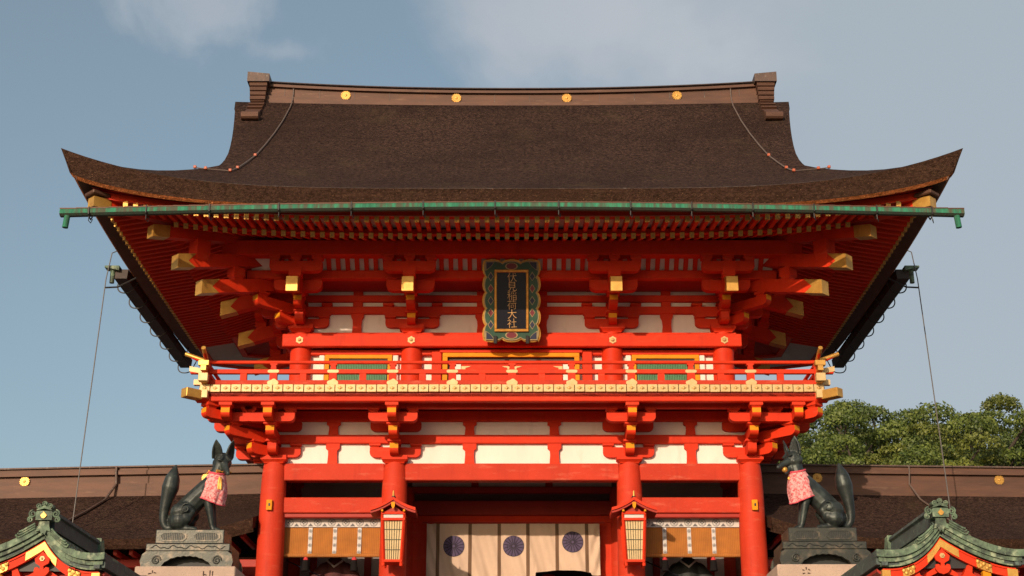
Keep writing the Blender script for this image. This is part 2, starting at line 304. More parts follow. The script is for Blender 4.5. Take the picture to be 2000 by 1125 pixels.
    def ball(s, c, r, n=12, k=8, m=0, mx=None):
        r = r if isinstance(r, (list, tuple)) else (r, r, r)
        vs = [(0, 0, -1)]; 
        for i in range(1, k):
            t = math.pi * i / k
            for j in range(n): a = 2 * math.pi * j / n; vs.append((math.sin(t) * math.cos(a), math.sin(t) * math.sin(a), -math.cos(t)))
        vs.append((0, 0, 1))
        vs = [Vector((p[0] * r[0], p[1] * r[1], p[2] * r[2])) for p in vs]
        if mx is not None: vs = [mx @ p for p in vs]
        vs = [p + Vector(c) for p in vs]
        fs = [(0, 1 + (j + 1) % n, 1 + j) for j in range(n)]
        for i in range(k - 2): fs += [(1 + i * n + j, 1 + i * n + (j + 1) % n, 1 + (i + 1) * n + (j + 1) % n, 1 + (i + 1) * n + j) for j in range(n)]
        e = len(vs) - 1; fs += [(e, 1 + (k - 2) * n + j, 1 + (k - 2) * n + (j + 1) % n) for j in range(n)]
        return s.add(vs, fs, m)
    def grid(s, fn, nu, nv, m=0):
        vs = [fn(i / nu, j / nv) for j in range(nv + 1) for i in range(nu + 1)]
        fs = [(j * (nu + 1) + i, j * (nu + 1) + i + 1, (j + 1) * (nu + 1) + i + 1, (j + 1) * (nu + 1) + i) for j in range(nv) for i in range(nu)]
        return s.add(vs, fs, m)
    def mesh(s, name, mats, smooth=None, recalc=True):
        me = bpy.data.meshes.new(name); me.from_pydata(s.v, [], s.f)
        for m in (mats if isinstance(mats, (list, tuple)) else [mats]): me.materials.append(M(m))
        me.polygons.foreach_set('material_index', s.m)
        if recalc:
            bm = bmesh.new(); bm.from_mesh(me); bmesh.ops.recalc_face_normals(bm, faces=bm.faces); bm.to_mesh(me); bm.free()
        if smooth is not None:
            me.polygons.foreach_set('use_smooth', [True] * len(me.polygons)); me.set_sharp_from_angle(angle=R(smooth))
        me.update(); return me
    def obj(s, name, mats, parent=None, smooth=None, mat=None, recalc=True):
        return link(name, s.mesh(name, mats, smooth, recalc), None, parent, mat)
CACHE = {}
def cached(key, fn):
    if key not in CACHE: CACHE[key] = fn()
    return CACHE[key]
def fuse(mb, voxel, smooth_it=4, keep=None):
    """closed volumes run together into one skin"""
    o = mb.obj('tmp', 'bronze'); r = o.modifiers.new('r', 'REMESH'); r.mode = 'VOXEL'; r.voxel_size = voxel; r.use_smooth_shade = True
    sm = o.modifiers.new('s', 'SMOOTH'); sm.factor = 0.5; sm.iterations = smooth_it
    if keep: d = o.modifiers.new('d', 'DECIMATE'); d.ratio = keep
    dg = bpy.context.evaluated_depsgraph_get(); dg.update()
    me = bpy.data.meshes.new_from_object(o.evaluated_get(dg)); om = o.data
    bpy.data.objects.remove(o); bpy.data.meshes.remove(om); me.materials.clear()
    me.polygons.foreach_set('use_smooth', [True] * len(me.polygons))
    return me
def catmull(pts, n=6):
    pts = [Vector(p) for p in pts]; out = []
    for i in range(len(pts) - 1):
        p0, p1, p2, p3 = pts[max(i - 1, 0)], pts[i], pts[i + 1], pts[min(i + 2, len(pts) - 1)]
        for k in range(n):
            t = k / n; out.append(0.5 * ((2 * p1) + (p2 - p0) * t + (2 * p0 - 5 * p1 + 4 * p2 - p3) * t * t + (3 * p1 - p0 - 3 * p2 + p3) * t ** 3))
    out.append(pts[-1]); return out
def lerp_list(v, n=6):
    out = []
    for i in range(len(v) - 1): out += [v[i] + (v[i + 1] - v[i]) * k / n for k in range(n)]
    return out + [v[-1]]
def fat(mb, pts, rad, n=4, seg=12):
    """row of overlapping balls and a tube along a curve: a rounded limb"""
    P = catmull(pts, n); r = lerp_list(rad, n)
    mb.tube(P, r, seg); mb.ball(P[0], r[0], seg, 8); mb.ball(P[-1], r[-1], seg, 8)
def text_mesh(body, size, extrude, mats):
    cu = bpy.data.curves.new('txt', 'FONT'); cu.body = body; cu.size = size; cu.extrude = extrude; cu.align_x = 'CENTER'; cu.align_y = 'CENTER'; cu.resolution_u = 4; cu.offset = -.0035
    o = bpy.data.objects.new('txt', cu); COL.objects.link(o); dg = bpy.context.evaluated_depsgraph_get(); dg.update()
    me = bpy.data.meshes.new_from_object(o.evaluated_get(dg)); bpy.data.objects.remove(o); bpy.data.curves.remove(cu); me.materials.clear()
    for m in mats: me.materials.append(M(m))
    return me
def chrysanthemum(r, depth=0.03, petals=16):
    def f():
        b = MB(); b.lathe([(r * .30, 0), (r * .30, depth), (r * .2, depth * 1.5), (r * .05, depth * 1.6)], 16, axis='y')
        for k in range(petals):
            a = 2 * math.pi * k / petals; ca, sa = math.cos(a), math.sin(a); w = r * .125
            pts = [(r * .22, -w * .45), (r * .88, -w), (r, -w * .45), (r, w * .45), (r * .88, w), (r * .22, w * .45)]
            ring = [(p[0] * ca - p[1] * sa, 0, p[0] * sa + p[1] * ca) for p in pts]
            top = [(q[0] * .98, -depth, q[2] * .98) for q in ring]
            n = len(pts); b.add(ring + top, [tuple(range(n, 2 * n))] + [(i, (i + 1) % n, n + (i + 1) % n, n + i) for i in range(n)])
        b.lathe([(r * .9, .004), (r * .9, -.002)], 24, axis='y', m=1)
        return b.mesh('crest', ['gold', 'gold_line'])
    return cached(('chr', r), f)

# ------------------------------------------------------------------ the ground
TERR = 2.2
b = MB(); b.box(-900, 900, -400, 1500, -0.5, 0.0); tag(b.obj('ground', 'ground'), kind='structure')
b = MB(); b.box(-60, 60, -10.6, 60, 0.004, TERR, c=0.03); tag(b.obj('terrace', 'paving'), kind='structure')
b = MB()
for k in range(13): b.box(-7, 7, -10.6 - 0.32 * (13 - k), -10.605 - 0.32 * (12 - k), 0.004, TERR * (k + 1) / 13.0 - 0.004 * (k == 12))
tag(b.obj('stone_steps', 'paving'), kind='structure')

# ================================================================== THE GATE
gate = thing('tower_gate', 'two storey vermilion tower gate with dark bark roof, gold fittings and white plaster panels', 'gate', (0, 2.45, TERR))
LPX = [-4.63, -2.28, 2.28, 4.63]; LPY = [0.0, 2.45, 4.9]
UPX = [-4.28, -2.03, 2.03, 4.28]; UPY = [0.35, 2.45, 4.55]
def part(b, name, mats, parent=None, smooth=None, mat=None): return b.obj(name, mats, parent or gate, smooth, mat)
def beam(x0, x1, y0, y1, z0, z1, mat='vermilion', c=0.014, name='beam', parent=None):
    cx, cy, cz = (x0 + x1) / 2, (y0 + y1) / 2, (z0 + z1) / 2; b = MB(); b.box(x0 - cx, x1 - cx, y0 - cy, y1 - cy, z0 - cz, z1 - cz, c=c)
    return part(b, name, mat, parent, mat=T(cx, cy, cz))
# lower pillars
def lower_pillar():
    b = MB(); b.lathe([(.26, 0), (.262, 2), (.258, 4.2), (.246, 5.3), (.235, 5.62), (.215, 5.80), (.19, 5.88)], 32); return b.mesh('pillar', 'pillar_red', 40)
for x in LPX:
    for y in LPY:
        b = MB()
        p = link('pillar', cached('lp', lower_pillar), None, gate, T(x, y, TERR))
        if y == 0 and abs(x) > 3:
            s = 1 if x < 0 else -1; b = MB(); zc = Z(988, -.2); b.box(x - .02 * s - .055, x - .02 * s + .055, -.315, -.2, zc - .1, zc + .1, c=.006); b.box(x - .02 * s - .012, x - .02 * s + .018, -.33, -.31, zc - .02, zc + .03, m=1)
            part(b, 'tie_end', ['ochre', 'black_iron'], p)
# daito, arms, blocks
def block_mesh(w, h, k=.62):
    def f():
        b = MB(); t = w / 2; z1 = h * .45
        ring = lambda r, z: [(-r, -r, z), (r, -r, z), (r, r, z), (-r, r, z)]
        lv = [(t * k, 0), (t * (k + .06), z1 * .35), (t * (k + .19), z1 * .75), (t, z1), (t, h)]
        vs = sum([ring(r, z) for r, z in lv], []); n = 4
        fs = [(i * n + j, i * n + (j + 1) % n, (i + 1) * n + (j + 1) % n, (i + 1) * n + j) for i in range(len(lv) - 1) for j in range(n)] + [(3, 2, 1, 0), (16, 17, 18, 19)]
        b.add(vs, fs); return b.mesh('bearing_block', 'vermilion')
    return cached(('blk', w, h, k), f)
def arm_mesh(L0, L1, h=.19, w=.16, curve0=False, nose=False):
    def f():
        q = []; rr = h * .5
        def cv(L, sg): return [(L - sg * (rr * 1.25 - rr * 1.25 * math.sin(t)), rr - rr * math.cos(t)) for t in [math.pi / 2 * i / 5 for i in range(6)]]
        end1 = cv(L1, 1)                                       # bottom to side
        prof = end1 + [(L1, h)]
        if curve0: e0 = cv(L0, -1); prof += [(L0, h)] + e0[::-1]
        else: prof += [(L0, h), (L0, 0)]
        sm = [0] * len(prof)
        if nose: sm[5] = 1
        b = MB(); b.prism(prof, -w / 2, w / 2, 'y', side_m=sm)
        return b.mesh('bracket_arm', ['vermilion', 'ochre'], 35)
    return cached(('arm', round(L0, 3), round(L1, 3), h, w, curve0, nose), f)
DIAG = math.sqrt(2)
def bracket(x, y, heads, z0, lev, steps, cross, wall_dir=0.0, tail=None, corner=0):
    """one bracket cluster: big block on the pillar, arms stepping out in each heading, cross arms, bearing blocks"""
    root = link('bracket_set', block_mesh(.50, z0[1] - z0[0], .72), None, gate, T(x, y, z0[0]))
    def arm(mx, L0, L1, z, **k): link('bracket_arm', arm_mesh(L0, L1, **k), None, root, mx @ T(0, 0, z))
    def blk(mx, d, o, za, zb, w=.24): link('bearing_block', block_mesh(w, zb - za), None, root, mx @ T(d, o, za))
    for ang, f in heads:
        mx = T(x, y, 0) @ RZ(ang)
        for i, (za, zb) in enumerate(lev[:len(steps)]):
            if steps[i] is None: continue
            L1 = steps[i] * f; arm(mx, 0.0, L1, za, h=zb - za, nose=True, w=.165)
            nxt = lev[i + 1][0] if i + 1 < len(lev) else zb + .1
            blk(mx, L1 - .10 * f, 0, zb, nxt, .25)
        if f == 1:
            for (i, d, half, lo, hi) in cross:
                za, zb = lev[i]; off = mx @ T(d, 0, 0) @ RZ(R(90))
                arm(off, -half * lo, half * hi, za, h=zb - za, curve0=True, w=.17)
                nxt = lev[i + 1][0] if i + 1 < len(lev) else zb + .1
                for o in (-half * lo + .1, 0, half * hi - .1): blk(off, o, 0, zb, nxt, .22)
    return root
# ---- lower clusters under the balcony
ZL0 = (8.02, 8.17)
LEV = [(8.16, 8.36), (8.43, 8.61), (8.68, 8.86), (8.97, 9.1)]
STL = [.45, .83, 1.22]
CRL = [(0, 0, .50, 1, 1), (2, 0, .50, 1, 1), (2, .80, .47, 1, 1)]
for x in LPX:
    for y in LPY:
        heads = []
        if y == 0: heads.append((R(-90), 1))
        if abs(x) > 4: heads.append((R(180) if x < 0 else 0.0, 1))
        if y == 0 and abs(x) > 4: heads.append((R(-135) if x < 0 else R(-45), 1.40))
        if y == 4.9 or not heads: continue
        rt = bracket(x, y, heads, ZL0, LEV, STL, CRL)
        if y == 0 and abs(x) > 4:
            s = 1 if x > 0 else -1
            # the step-two cross arms run out past the corner and end in noses
            za, zb = LEV[2]
            link('bracket_arm', arm_mesh(0.0, 1.22, h=zb - za, nose=True, w=.165), None, rt, T(x + s * .80, y, za) @ RZ(R(-90)))
            link('bearing_block', block_mesh(.25, .11), None, rt, T(x + s * .80, y - 1.12, zb))
            link('bracket_arm', arm_mesh(0.4, 1.22, h=zb - za - .006, nose=True, w=.155), None, rt, T(x, y - .80, za + .003) @ RZ(0 if s > 0 else R(180)))
            link('bearing_block', block_mesh(.22, .11), None, rt, T(x + s * .45, y - .80, zb))
# beams at the lower head
def spans(xs, r): return [(xs[i] + r, xs[i + 1] - r) for i in range(len(xs) - 1)]
for i, (a, c) in enumerate(spans(LPX, .2)):
    beam(a, c, -.11, .13, 7.70, 8.035, 'vermilion_worn')
    if i != 1: beam(a, c, -.09, .11, 7.07, 7.37, 'vermilion_worn')
    if i != 1: beam(a, c, -.05, .09, 6.985, 7.068, 'red_dark')
beam(-4.95, 4.95, -.085, .10, 8.438, 8.612)                      # wall beam between the two rows of panels
beam(-5.2, 5.2, -.075, .10, 8.885, 9.10)                        # upper wall beam, in the shade of the balcony
beam(-5.45, 5.45, -.89, -.74, 8.945, 9.04)
beam(-6.0, 6.0, -1.27, -1.11, 8.97, 9.125)
for s in (-1, 1):
    beam(s * 5.45 - .075, s * 5.45 + .075, -.74, 5.6, 8.948, 9.037); beam(s * 5.83 - .08, s * 5.83 + .08, -1.1, 6.0, 8.973, 9.122)
    beam(s * 4.63 - .1, s * 4.63 + .1, .2, 4.9, 7.703, 8.03, 'vermilion_worn'); beam(s * 4.63 - .08, s * 4.63 + .08, .2, 5, 8.44, 8.61)
    b = MB(); b.box(s * 4.63 - .02, s * 4.63 + .03, .2, 4.8, 8.03, 8.9); part(b, 'wall_panel', 'plaster')
# white panels and struts of the lower wall
def panel(x0, x1, z0, z1, y, mat='plaster', name='wall_panel'):
    b = MB(); b.box(x0, x1, y, y + .05, z0, z1); return part(b, name, mat)
for (a, c) in ((-4.63, -2.28), (-2.28, 2.28), (2.28, 4.63)):
    n = 3 if c - a > 4 else 2; cuts = [a] + ([-.83, .83] if n == 3 else [(a + c) / 2 - (.05 if a < 0 else -.05)]) + [c]
    for i in range(n):
        panel(cuts[i] + .03, cuts[i + 1] - .03, 8.03, 8.45, .005); panel(cuts[i] + .03, cuts[i + 1] - .03, 8.60, 8.90, .005)
    for cx in cuts[1:-1]:
        for (z0, z1) in ((8.032, 8.44), (8.612, 8.89)):
            h = z1 - z0; b = MB(); pr = [(-.098, 0), (.098, 0), (.085, h * .45), (.09, h * .66), (.135, h * .76), (.135, h), (-.135, h), (-.135, h * .76), (-.09, h * .66), (-.085, h * .45)]
            b.prism(pr, -.07, .03, 'y'); part(b, 'strut', 'vermilion', mat=T(cx, 0, z0))
# inner frame of the passage (middle row of pillars)
zt = 7.325
beam(-2.1, 2.1, 2.33, 2.57, 7.48, 7.79, 'red_dark'); beam(-2.1, 2.1, 2.30, 2.50, zt, 7.47, 'vermilion')
beam(-2.1, 2.1, 2.35, 2.55, 7.96, 8.09, 'red_dark'); panel(-2.1, 2.1, 7.79, 7.96, 2.5, 'brown_wood')
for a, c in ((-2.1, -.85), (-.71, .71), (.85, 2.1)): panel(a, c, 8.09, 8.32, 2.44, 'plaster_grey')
for cx in (-.78, .78): beam(cx - .075, cx + .075, 2.40, 2.47, 8.09, 8.32, 'red_dark', name='strut')
for s in (-1, 1):
    beam(s * 1.97 - .19, s * 1.97 + .19, 2.33, 2.55, TERR, zt + .01, 'vermilion', name='door_jamb')
    # back of the guardian bays
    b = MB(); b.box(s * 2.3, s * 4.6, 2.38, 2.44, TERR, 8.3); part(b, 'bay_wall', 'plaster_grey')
    b = MB(); b.box(s * 4.60, s * 4.66, .2, 4.7, TERR, 7.7); part(b, 'side_wall', 'wall_wood')
    b = MB(); b.box(s * 2.24, s * 2.30, .2, 2.4, TERR, 7.7); part(b, 'partition', 'brown_wood')
    for fx in (2.98, 4.1): beam(s * fx - .07, s * fx + .07, 2.30, 2.375, TERR, 7.6, 'red_dark', name='post')
    beam(s * 2.5, s * 4.4, 1.2, 1.4, 7.35, 7.6, 'brown_wood')
    b = MB(); b.box(s * 2.45, s * 4.5, .2, 2.35, 3.3, 3.42); part(b, 'bay_floor', 'brown_wood')
b = MB(); b.box(-4.7, 4.7, .14, 4.9, 8.34, 8.42); part(b, 'passage_ceiling', 'brown_wood')
b = MB(); b.box(-4.6, -2.3, 4.86, 4.92, TERR, 8.3); part(b, 'back_wall', 'wall_wood')
b = MB(); b.box(2.3, 4.6, 4.86, 4.92, TERR, 8.3); part(b, 'back_wall', 'wall_wood')
beam(-4.6, 4.6, 4.8, 5.0, 7.7, 8.9, 'vermilion')

# ---- balcony
BX, BY = 5.92, -1.30; BBY = 2.45 + (2.45 - BY)
b = MB(); b.box(-BX + .05, BX - .05, BY + .05, BBY, 9.15, 9.27); balcony = part(b, 'balcony', 'vermilion_worn')
b = MB(); b.box(-BX + .02, BX - .02, BY + .03, BY + .22, 9.06, 9.148); part(b, 'edge_beam', 'red_dark', balcony)
def boardcap():
    b = MB(); w, h = .0925, .072; b.box(-w, w, -.035, .10, -h, h, c=.005)
    b.add([(-w * .62, -.0355, 0), (0, -.0355, -h * .5), (w * .62, -.0355, 0), (0, -.0355, h * .5), (-w * .38, -.039, 0), (0, -.039, -h * .3), (w * .38, -.039, 0), (0, -.039, h * .3)],
          [(0, 1, 5, 4), (1, 2, 6, 5), (2, 3, 7, 6), (3, 0, 4, 7)], 1)
    b.lathe([(.018, .036), (.018, .046), (.008, .048)], 8, axis='y', m=1)
    return b.mesh('board_cap', ['gold_pale', 'gold_line'])
NB = 60
for k in range(NB):
    x = -BX + .10 + (2 * BX - .2) * k / (NB - 1)
    link('board_cap', cached('bc', boardcap), None, balcony, T(x, BY + random.uniform(-.006, .006), 9.212 + random.uniform(-.003, .003)))
for s in (-1, 1):
    for k in range(40):
        y = BY + .2 + .197 * k
        link('board_cap', cached('bc', boardcap), None, balcony, T(s * BX, y, 9.212) @ RZ(s * R(90)))
# rails
ZB, ZM, ZT = (9.30, 9.385), (9.515, 9.60), 9.745
RY = BY + .07; RX = BX - .09
def rail_end(path, r, name, mats, sq=False):
    b = MB(); b.tube(path, r, 12 if not sq else 4, m=0); return part(b, name, mats, balcony, 40 if not sq else None)
for (axis) in ('front', 'left', 'right'):
    if axis == 'front':
        p = lambda t, z, y=RY: (t, y, z); lim = RX + .40; a0, a1 = -lim, lim
    else:
        s = -1 if axis == 'left' else 1
        p = lambda t, z, s=s: (s * RX, t, z); a0, a1 = RY - .40, BBY + .3
    def curve(zb, rise, tip):
        pts = []
        if axis == 'front':
            for t in np.linspace(-lim, lim, 61):
                e = max(0, abs(t) - (RX - .12)) / .52; pts.append((t, RY, zb + rise * e ** 1.8))
        else:
            for t in np.linspace(a0, a1, 50):
                e = max(0, (RY + .12) - t) / .52; pts.append(((-1 if axis == 'left' else 1) * RX, t, zb + rise * e ** 1.8))
        return pts
    c = curve(ZT, .16, 0); b = MB(); b.tube(c, .036, 12); part(b, 'top_rail', 'vermilion', balcony, 40)
    ends = [(c[0], c[2])] + ([(c[-1], c[-3])] if axis == 'front' else [])
    for e0, e1 in ends:
        v = Vector(e1) - Vector(e0); b = MB(); b.tube([Vector(e0) - v * .06, Vector(e0) + v * .55, Vector(e0) + v * .9], .042, 14); part(b, 'rail_cap', 'gold', balcony, 40)
    for (z0, z1), nm, ext, rise in ((ZM, 'middle_rail', .30, .05), (ZB, 'bottom_rail', .2, 0.0)):
        if axis == 'front':
            b = MB(); b.box(-RX - ext, RX + ext, RY - .045, RY + .045, z0, z1, c=.006); part(b, nm, 'vermilion_worn' if nm[0] == 'b' else 'vermilion', balcony)
            for s in (-1, 1):
                xx = s * (RX + ext - .11); b = MB(); b.prism([(xx - .13, z0 - .008), (xx + .13, z0 - .008 + rise * (s > 0)), (xx + .13, z1 + .008 + rise * (s > 0)), (xx - .13, z1 + .008)] if s > 0 else
                        [(xx - .13, z0 - .008 + rise), (xx + .13, z0 - .008), (xx + .13, z1 + .008), (xx - .13, z1 + .008 + rise)], RY - .053, RY + .053, 'y'); part(b, 'rail_cap', 'gold_pale', balcony)
        else:
            b = MB(); b.box(s * RX - .045, s * RX + .045, RY - ext, BBY, z0 + .004, z1 - .004, c=.006); part(b, nm, 'vermilion', balcony)
            b = MB(); b.box(s * RX - .054, s * RX + .054, RY - ext - .02, RY - ext + .2, z0 - .012, z1 + .012, c=.006); part(b, 'rail_cap', 'gold', balcony)
def plate_cloud():
    b = MB(); w = .108; pts = []
    for cx, cz, r, a0, a1 in ((w * .62, .0, w * .38, -90, 60), (w * .15, .035, w * .42, 30, 150), (-w * .62, .0, w * .38, 120, 270)):
        pts += [(cx + r * math.cos(R(a0 + (a1 - a0) * i / 6)), cz + r * math.sin(R(a0 + (a1 - a0) * i / 6))) for i in range(7)]
    b.prism(pts, -.012, 0, 'y'); return b.mesh('rail_plate', 'gold_pale')
def post_main():
    b = MB(); b.prism([(-.072, ZB[1] - .01), (.072, ZB[1] - .01), (.072, ZM[0]), (.055, ZM[1]), (.045, 9.66), (.045, 9.675), (.068, 9.685), (.068, 9.715), (-.068, 9.715), (-.068, 9.685), (-.045, 9.675), (-.045, 9.66), (-.055, ZM[1]), (-.072, ZM[0])], -.052, .05, 'y')
    return b.mesh('rail_post', 'vermilion')
def post_small():
    b = MB(); b.box(-.065, .065, -.04, .04, ZB[1] - .005, ZM[0] + .005, c=.005); return b.mesh('rail_strut', 'vermilion')
def plate_mid():
    b = MB(); w, h = .108, .03; b.prism([(-w, -h * .5), (-w * .8, -h), (w * .8, -h), (w, -h * .5), (w, h * .5), (w * .8, h), (-w * .8, h), (-w, h * .5)], -.01, 0, 'y'); return b.mesh('rail_plate', 'gold_pale')
PITCHX = XX(1116.5, 740, RY)
for k in range(-4, 5):
    x = k * PITCHX
    link('rail_post', cached('pm', post_main), None, balcony, T(x, RY, 0))
    link('rail_plate', cached('pmid', plate_mid), None, balcony, T(x, RY - .046, (ZM[0] + ZM[1]) / 2))
    link('rail_plate', cached('pcl', plate_cloud), None, balcony, T(x, RY - .047, ZB[0] + .03))
for k in range(-5, 5):
    link('rail_strut', cached('ps', post_small), None, balcony, T((k + .5) * PITCHX, RY, 0))
for s in (-1, 1):
    for k in range(1, 6):
        y = RY + k * 1.15
        link('rail_post', cached('pm', post_main), None, balcony, T(s * RX, y, 0) @ RZ(R(90)))
        link('rail_strut', cached('ps', post_small), None, balcony, T(s * RX, y - .57, 0) @ RZ(R(90)))
    # corner: post, gold caps where the rails cross, and the diagonal beam below
    b = MB(); b.box(s * RX - .07, s * RX + .07, RY - .06, RY + .07, 9.30, 9.70, c=.006); part(b, 'corner_post', 'vermilion', balcony)
    b = MB(); b.box(s * RX - .10, s * RX + .10, RY - .33, RY - .2, 9.60, 9.70, c=.006); part(b, 'corner_cap', 'gold', balcony)
    b = MB(); b.box(s * RX - .09, s * RX + .09, RY - .30, RY - .17, 9.305, 9.46, c=.006); part(b, 'corner_cap', 'gold_pale', balcony)
    b = MB(); b.box(s * RX - .08, s * RX + .08, BY - .10, BY + .02, 9.01, 9.17, c=.006); part(b, 'corner_cap', 'gold_pale', balcony)
    mx = T(s * 4.9, -.3, 0) @ RZ(R(-135) if s < 0 else R(-45))
    b = MB(); b.box(0, 1.66, -.09, .09, 8.99, 9.145, c=.01, mx=mx); cb = part(b, 'corner_beam', 'vermilion', balcony)
    b = MB(); b.box(1.43, 1.78, -.099, .099, 8.98, 9.154, c=.008, mx=mx); part(b, 'beam_cap', 'gold', cb)
# ---- upper storey wall
UY = .35
def upper_pillar():
    b = MB(); b.lathe([(.215, 0), (.215, 1.25), (.20, 1.5), (.18, 1.62)], 28); return b.mesh('pillar', 'vermilion', 40)
for x in UPX:
    for y in UPY: link('pillar', cached('up', upper_pillar), None, gate, T(x, y, 9.25))
NZ = (10.475, 10.74)
tb = beam(-4.63, 4.63, UY - .27, UY - .13, NZ[0], NZ[1], 'vermilion', name='tie_beam')
beam(-4.55, 4.55, UY - .14, UY + .1, NZ[1] - .02, 10.81, 'vermilion')
for s in (-1, 1): beam(s * 4.48 - .07, s * 4.48 + .07, UY - .125, 4.9, NZ[0] + .003, NZ[1] - .003, 'vermilion', name='tie_beam')
def boss():
    b = MB(); hx = [(.082 * math.cos(R(60 * i + 30)), .082 * math.sin(R(60 * i + 30))) for i in range(6)]
    pts = []
    for i in range(6):
        p, q = Vector(hx[i]), Vector(hx[(i + 1) % 6]); pts += [tuple(p), tuple((p + q) / 2 * .93)]
    b.prism(pts, -.012, 0, 'y'); b.lathe([(.03, .012), (.034, .02), (.026, .035), (.01, .045)], 12, axis='y', m=0)
    b.lathe([(.045, .0125), (.045, .0135)], 14, axis='y', m=1)
    return b.mesh('boss', ['gold_pale', 'gold_line'])
for x in UPX: link('boss', cached('boss', boss), None, tb, T(x, UY - .27, (NZ[0] + NZ[1]) / 2))
# wall between balcony and tie beam: plaster, window, door
b = MB(); b.box(-4.28, 4.28, UY + .06, UY + .10, 9.26, 10.5); part(b, 'wall_panel', 'plaster')
beam(-4.2, 4.2, UY - .05, UY + .058, 10.36, 10.472, 'vermilion'); beam(-4.2, 4.2, UY - .05, UY + .058, 9.27, 9.36, 'vermilion')
for s in (-1, 1):
    xa, xb = s * 2.44, s * 3.76; lo, hi = min(xa, xb), max(xa, xb)
    b = MB(); b.box(lo, hi, UY - .03, UY + .02, 9.36, 10.36); win = part(b, 'window', 'brown_wood')
    b = MB(); b.box(lo - .02, hi + .02, UY - .07, UY - .01, 10.28, 10.36, c=.006); b.box(lo - .02, lo + .07, UY - .068, UY - .012, 9.36, 10.285, c=.006); b.box(hi - .07, hi + .02, UY - .068, UY - .012, 9.36, 10.285, c=.006); part(b, 'window_frame', 'ochre', win)
    b = MB(); n = 34
    for k in range(n):
        x = lo + .09 + (hi - lo - .18) * (k + .5) / n; b.box(x - .0115, x + .0115, UY - .062, UY - .03, 9.36, 10.22)
    part(b, 'lattice', 'lattice_green', win)
    beam(lo - .14, lo - .03, UY - .04, UY + .056, 9.36, 10.36, 'plaster', name='wall_strip'); beam(hi + .03, hi + .14, UY - .04, UY + .056, 9.36, 10.36, 'plaster', name='wall_strip')
    beam(s * 1.52 - .1, s * 1.52 + .1, UY - .10, UY + .05, 9.27, 10.42, 'vermilion', name='post')
b = MB(); b.box(-1.32, 1.32, UY - .03, UY + .02, 9.3, 10.40); dr = part(b, 'door', 'brown_wood')
b = MB(); b.box(-1.40, 1.36, UY - .12, UY - .06, 10.30, 10.385, c=.006); b.box(-1.40, -1.30, UY - .118, UY - .062, 9.3, 10.305, c=.006); b.box(1.26, 1.36, UY - .118, UY - .062, 9.3, 10.305, c=.006); part(b, 'door_frame', 'ochre', dr)
b = MB(); b.box(-1.46, 1.42, UY - .13, UY - .05, 10.388, 10.455, c=.006); part(b, 'lintel', 'vermilion', dr)
for s in (-1, 1):
    b = MB(); b.box(s * .015, s * 1.02, UY - .07, UY - .035, 9.3, 10.20, c=.008); leaf = part(b, 'door_leaf', 'vermilion', dr)
    for (cx, cz, fx) in ((s * .10, 10.02, s), (s * .93, 10.02, -s), (s * .93, 9.62, -s)):
        b = MB(); b.prism([(cx + fx * (-.09 + .62 * p_), cz + .03 + .62 * q_) for p_, q_ in ((0, .10), (.31, .10), (.21, .06), (.14, .05), (.12, -.06), (.07, -.11), (0, -.11))], UY - .085, UY - .068, 'y'); part(b, 'door_fitting', 'gold_pale', leaf)
    beam(s * 1.03, s * 1.25, UY - .05, UY - .035, 9.3, 10.2, 'plaster', name='wall_strip', parent=dr)
# ---- upper clusters under the eave
ZU0 = (10.80, 10.96)
LEVU = [(10.93, 11.12), (11.17, 11.37), (11.45, 11.68), (11.72, 11.93), (12.07, 12.2)]
STU = [.45, .85]
CRU = [(0, 0, .55, 1, 1), (1, 0, .60, 1, 1), (2, .80, .48, 1, 1), (3, 1.20, .52, 1, 1)]
tailp = None
for x in UPX:
    for y in UPY:
        heads = []
        if y == UPY[0]: heads.append((R(-90), 1))
        if abs(x) > 4: heads.append((R(180) if x < 0 else 0.0, 1))
        if y == UPY[0] and abs(x) > 4: heads.append((R(-135) if x < 0 else R(-45), 1.40))
        if not heads or y == UPY[2] and abs(x) < 4: continue
        rt = bracket(x, y, heads, ZU0, LEVU, STU, CRU)
        for ang, f in heads:
            tails = [(1.67, 11.18, 11.46)] if f == 1 else [(1.775 * DIAG, 11.06, 11.33), (2.18 * DIAG, 11.44, 11.71)]
            for (Lt, z0, z1) in tails:
                sl = .27
                mx = T(x, y, 0) @ RZ(ang); w = .105
                def tl(d0, d1, g, m_):
                    b = MB(); zz0 = lambda d: z0 + (Lt - d) * sl; 
                    vs = [(d, o, zz0(d) + (0 - g if k == 0 else z1 - z0 + g)) for d in (d0, d1) for o in (-w - g, w + g) for k in (0, 1)]
                    vs = [tuple(mx @ Vector(p)) for p in vs]; b.add(vs, [(0, 1, 3, 2), (4, 6, 7, 5), (0, 4, 5, 1), (2, 3, 7, 6), (0, 2, 6, 4), (1, 5, 7, 3)]); return b
                tlr = part(tl(0, Lt - .003, 0, 0), 'tail_rafter', 'vermilion', rt)
                g_ = .007; h_ = z1 - z0; lc = .40 if f != 1 else .34; zb_ = lambda d: z0 + (Lt - d) * sl
                b = MB(); b.prism([(Lt, zb_(Lt) - g_), (Lt, zb_(Lt) + h_ + g_), (Lt - lc, zb_(Lt - lc) + h_ + g_), (Lt - lc * .58, zb_(Lt - lc * .58) + h_ / 2), (Lt - lc, zb_(Lt - lc) - g_)], -w - g_, w + g_, 'y', mx=mx)
                part(b, 'rafter_cap', 'gold', rt)
            # block that carries the outer purlin above the tail
            link('bearing_block', block_mesh(.25, .3), None, rt, T(x, y, 0) @ RZ(ang) @ T(1.2 * f, 0, 11.5))
            # tall stub above the upper diagonal tail
            if f != 1: link('bearing_block', block_mesh(.3, .42, .8), None, rt, T(x, y, 0) @ RZ(ang) @ T(1.98 * DIAG - .25, 0, 11.72))
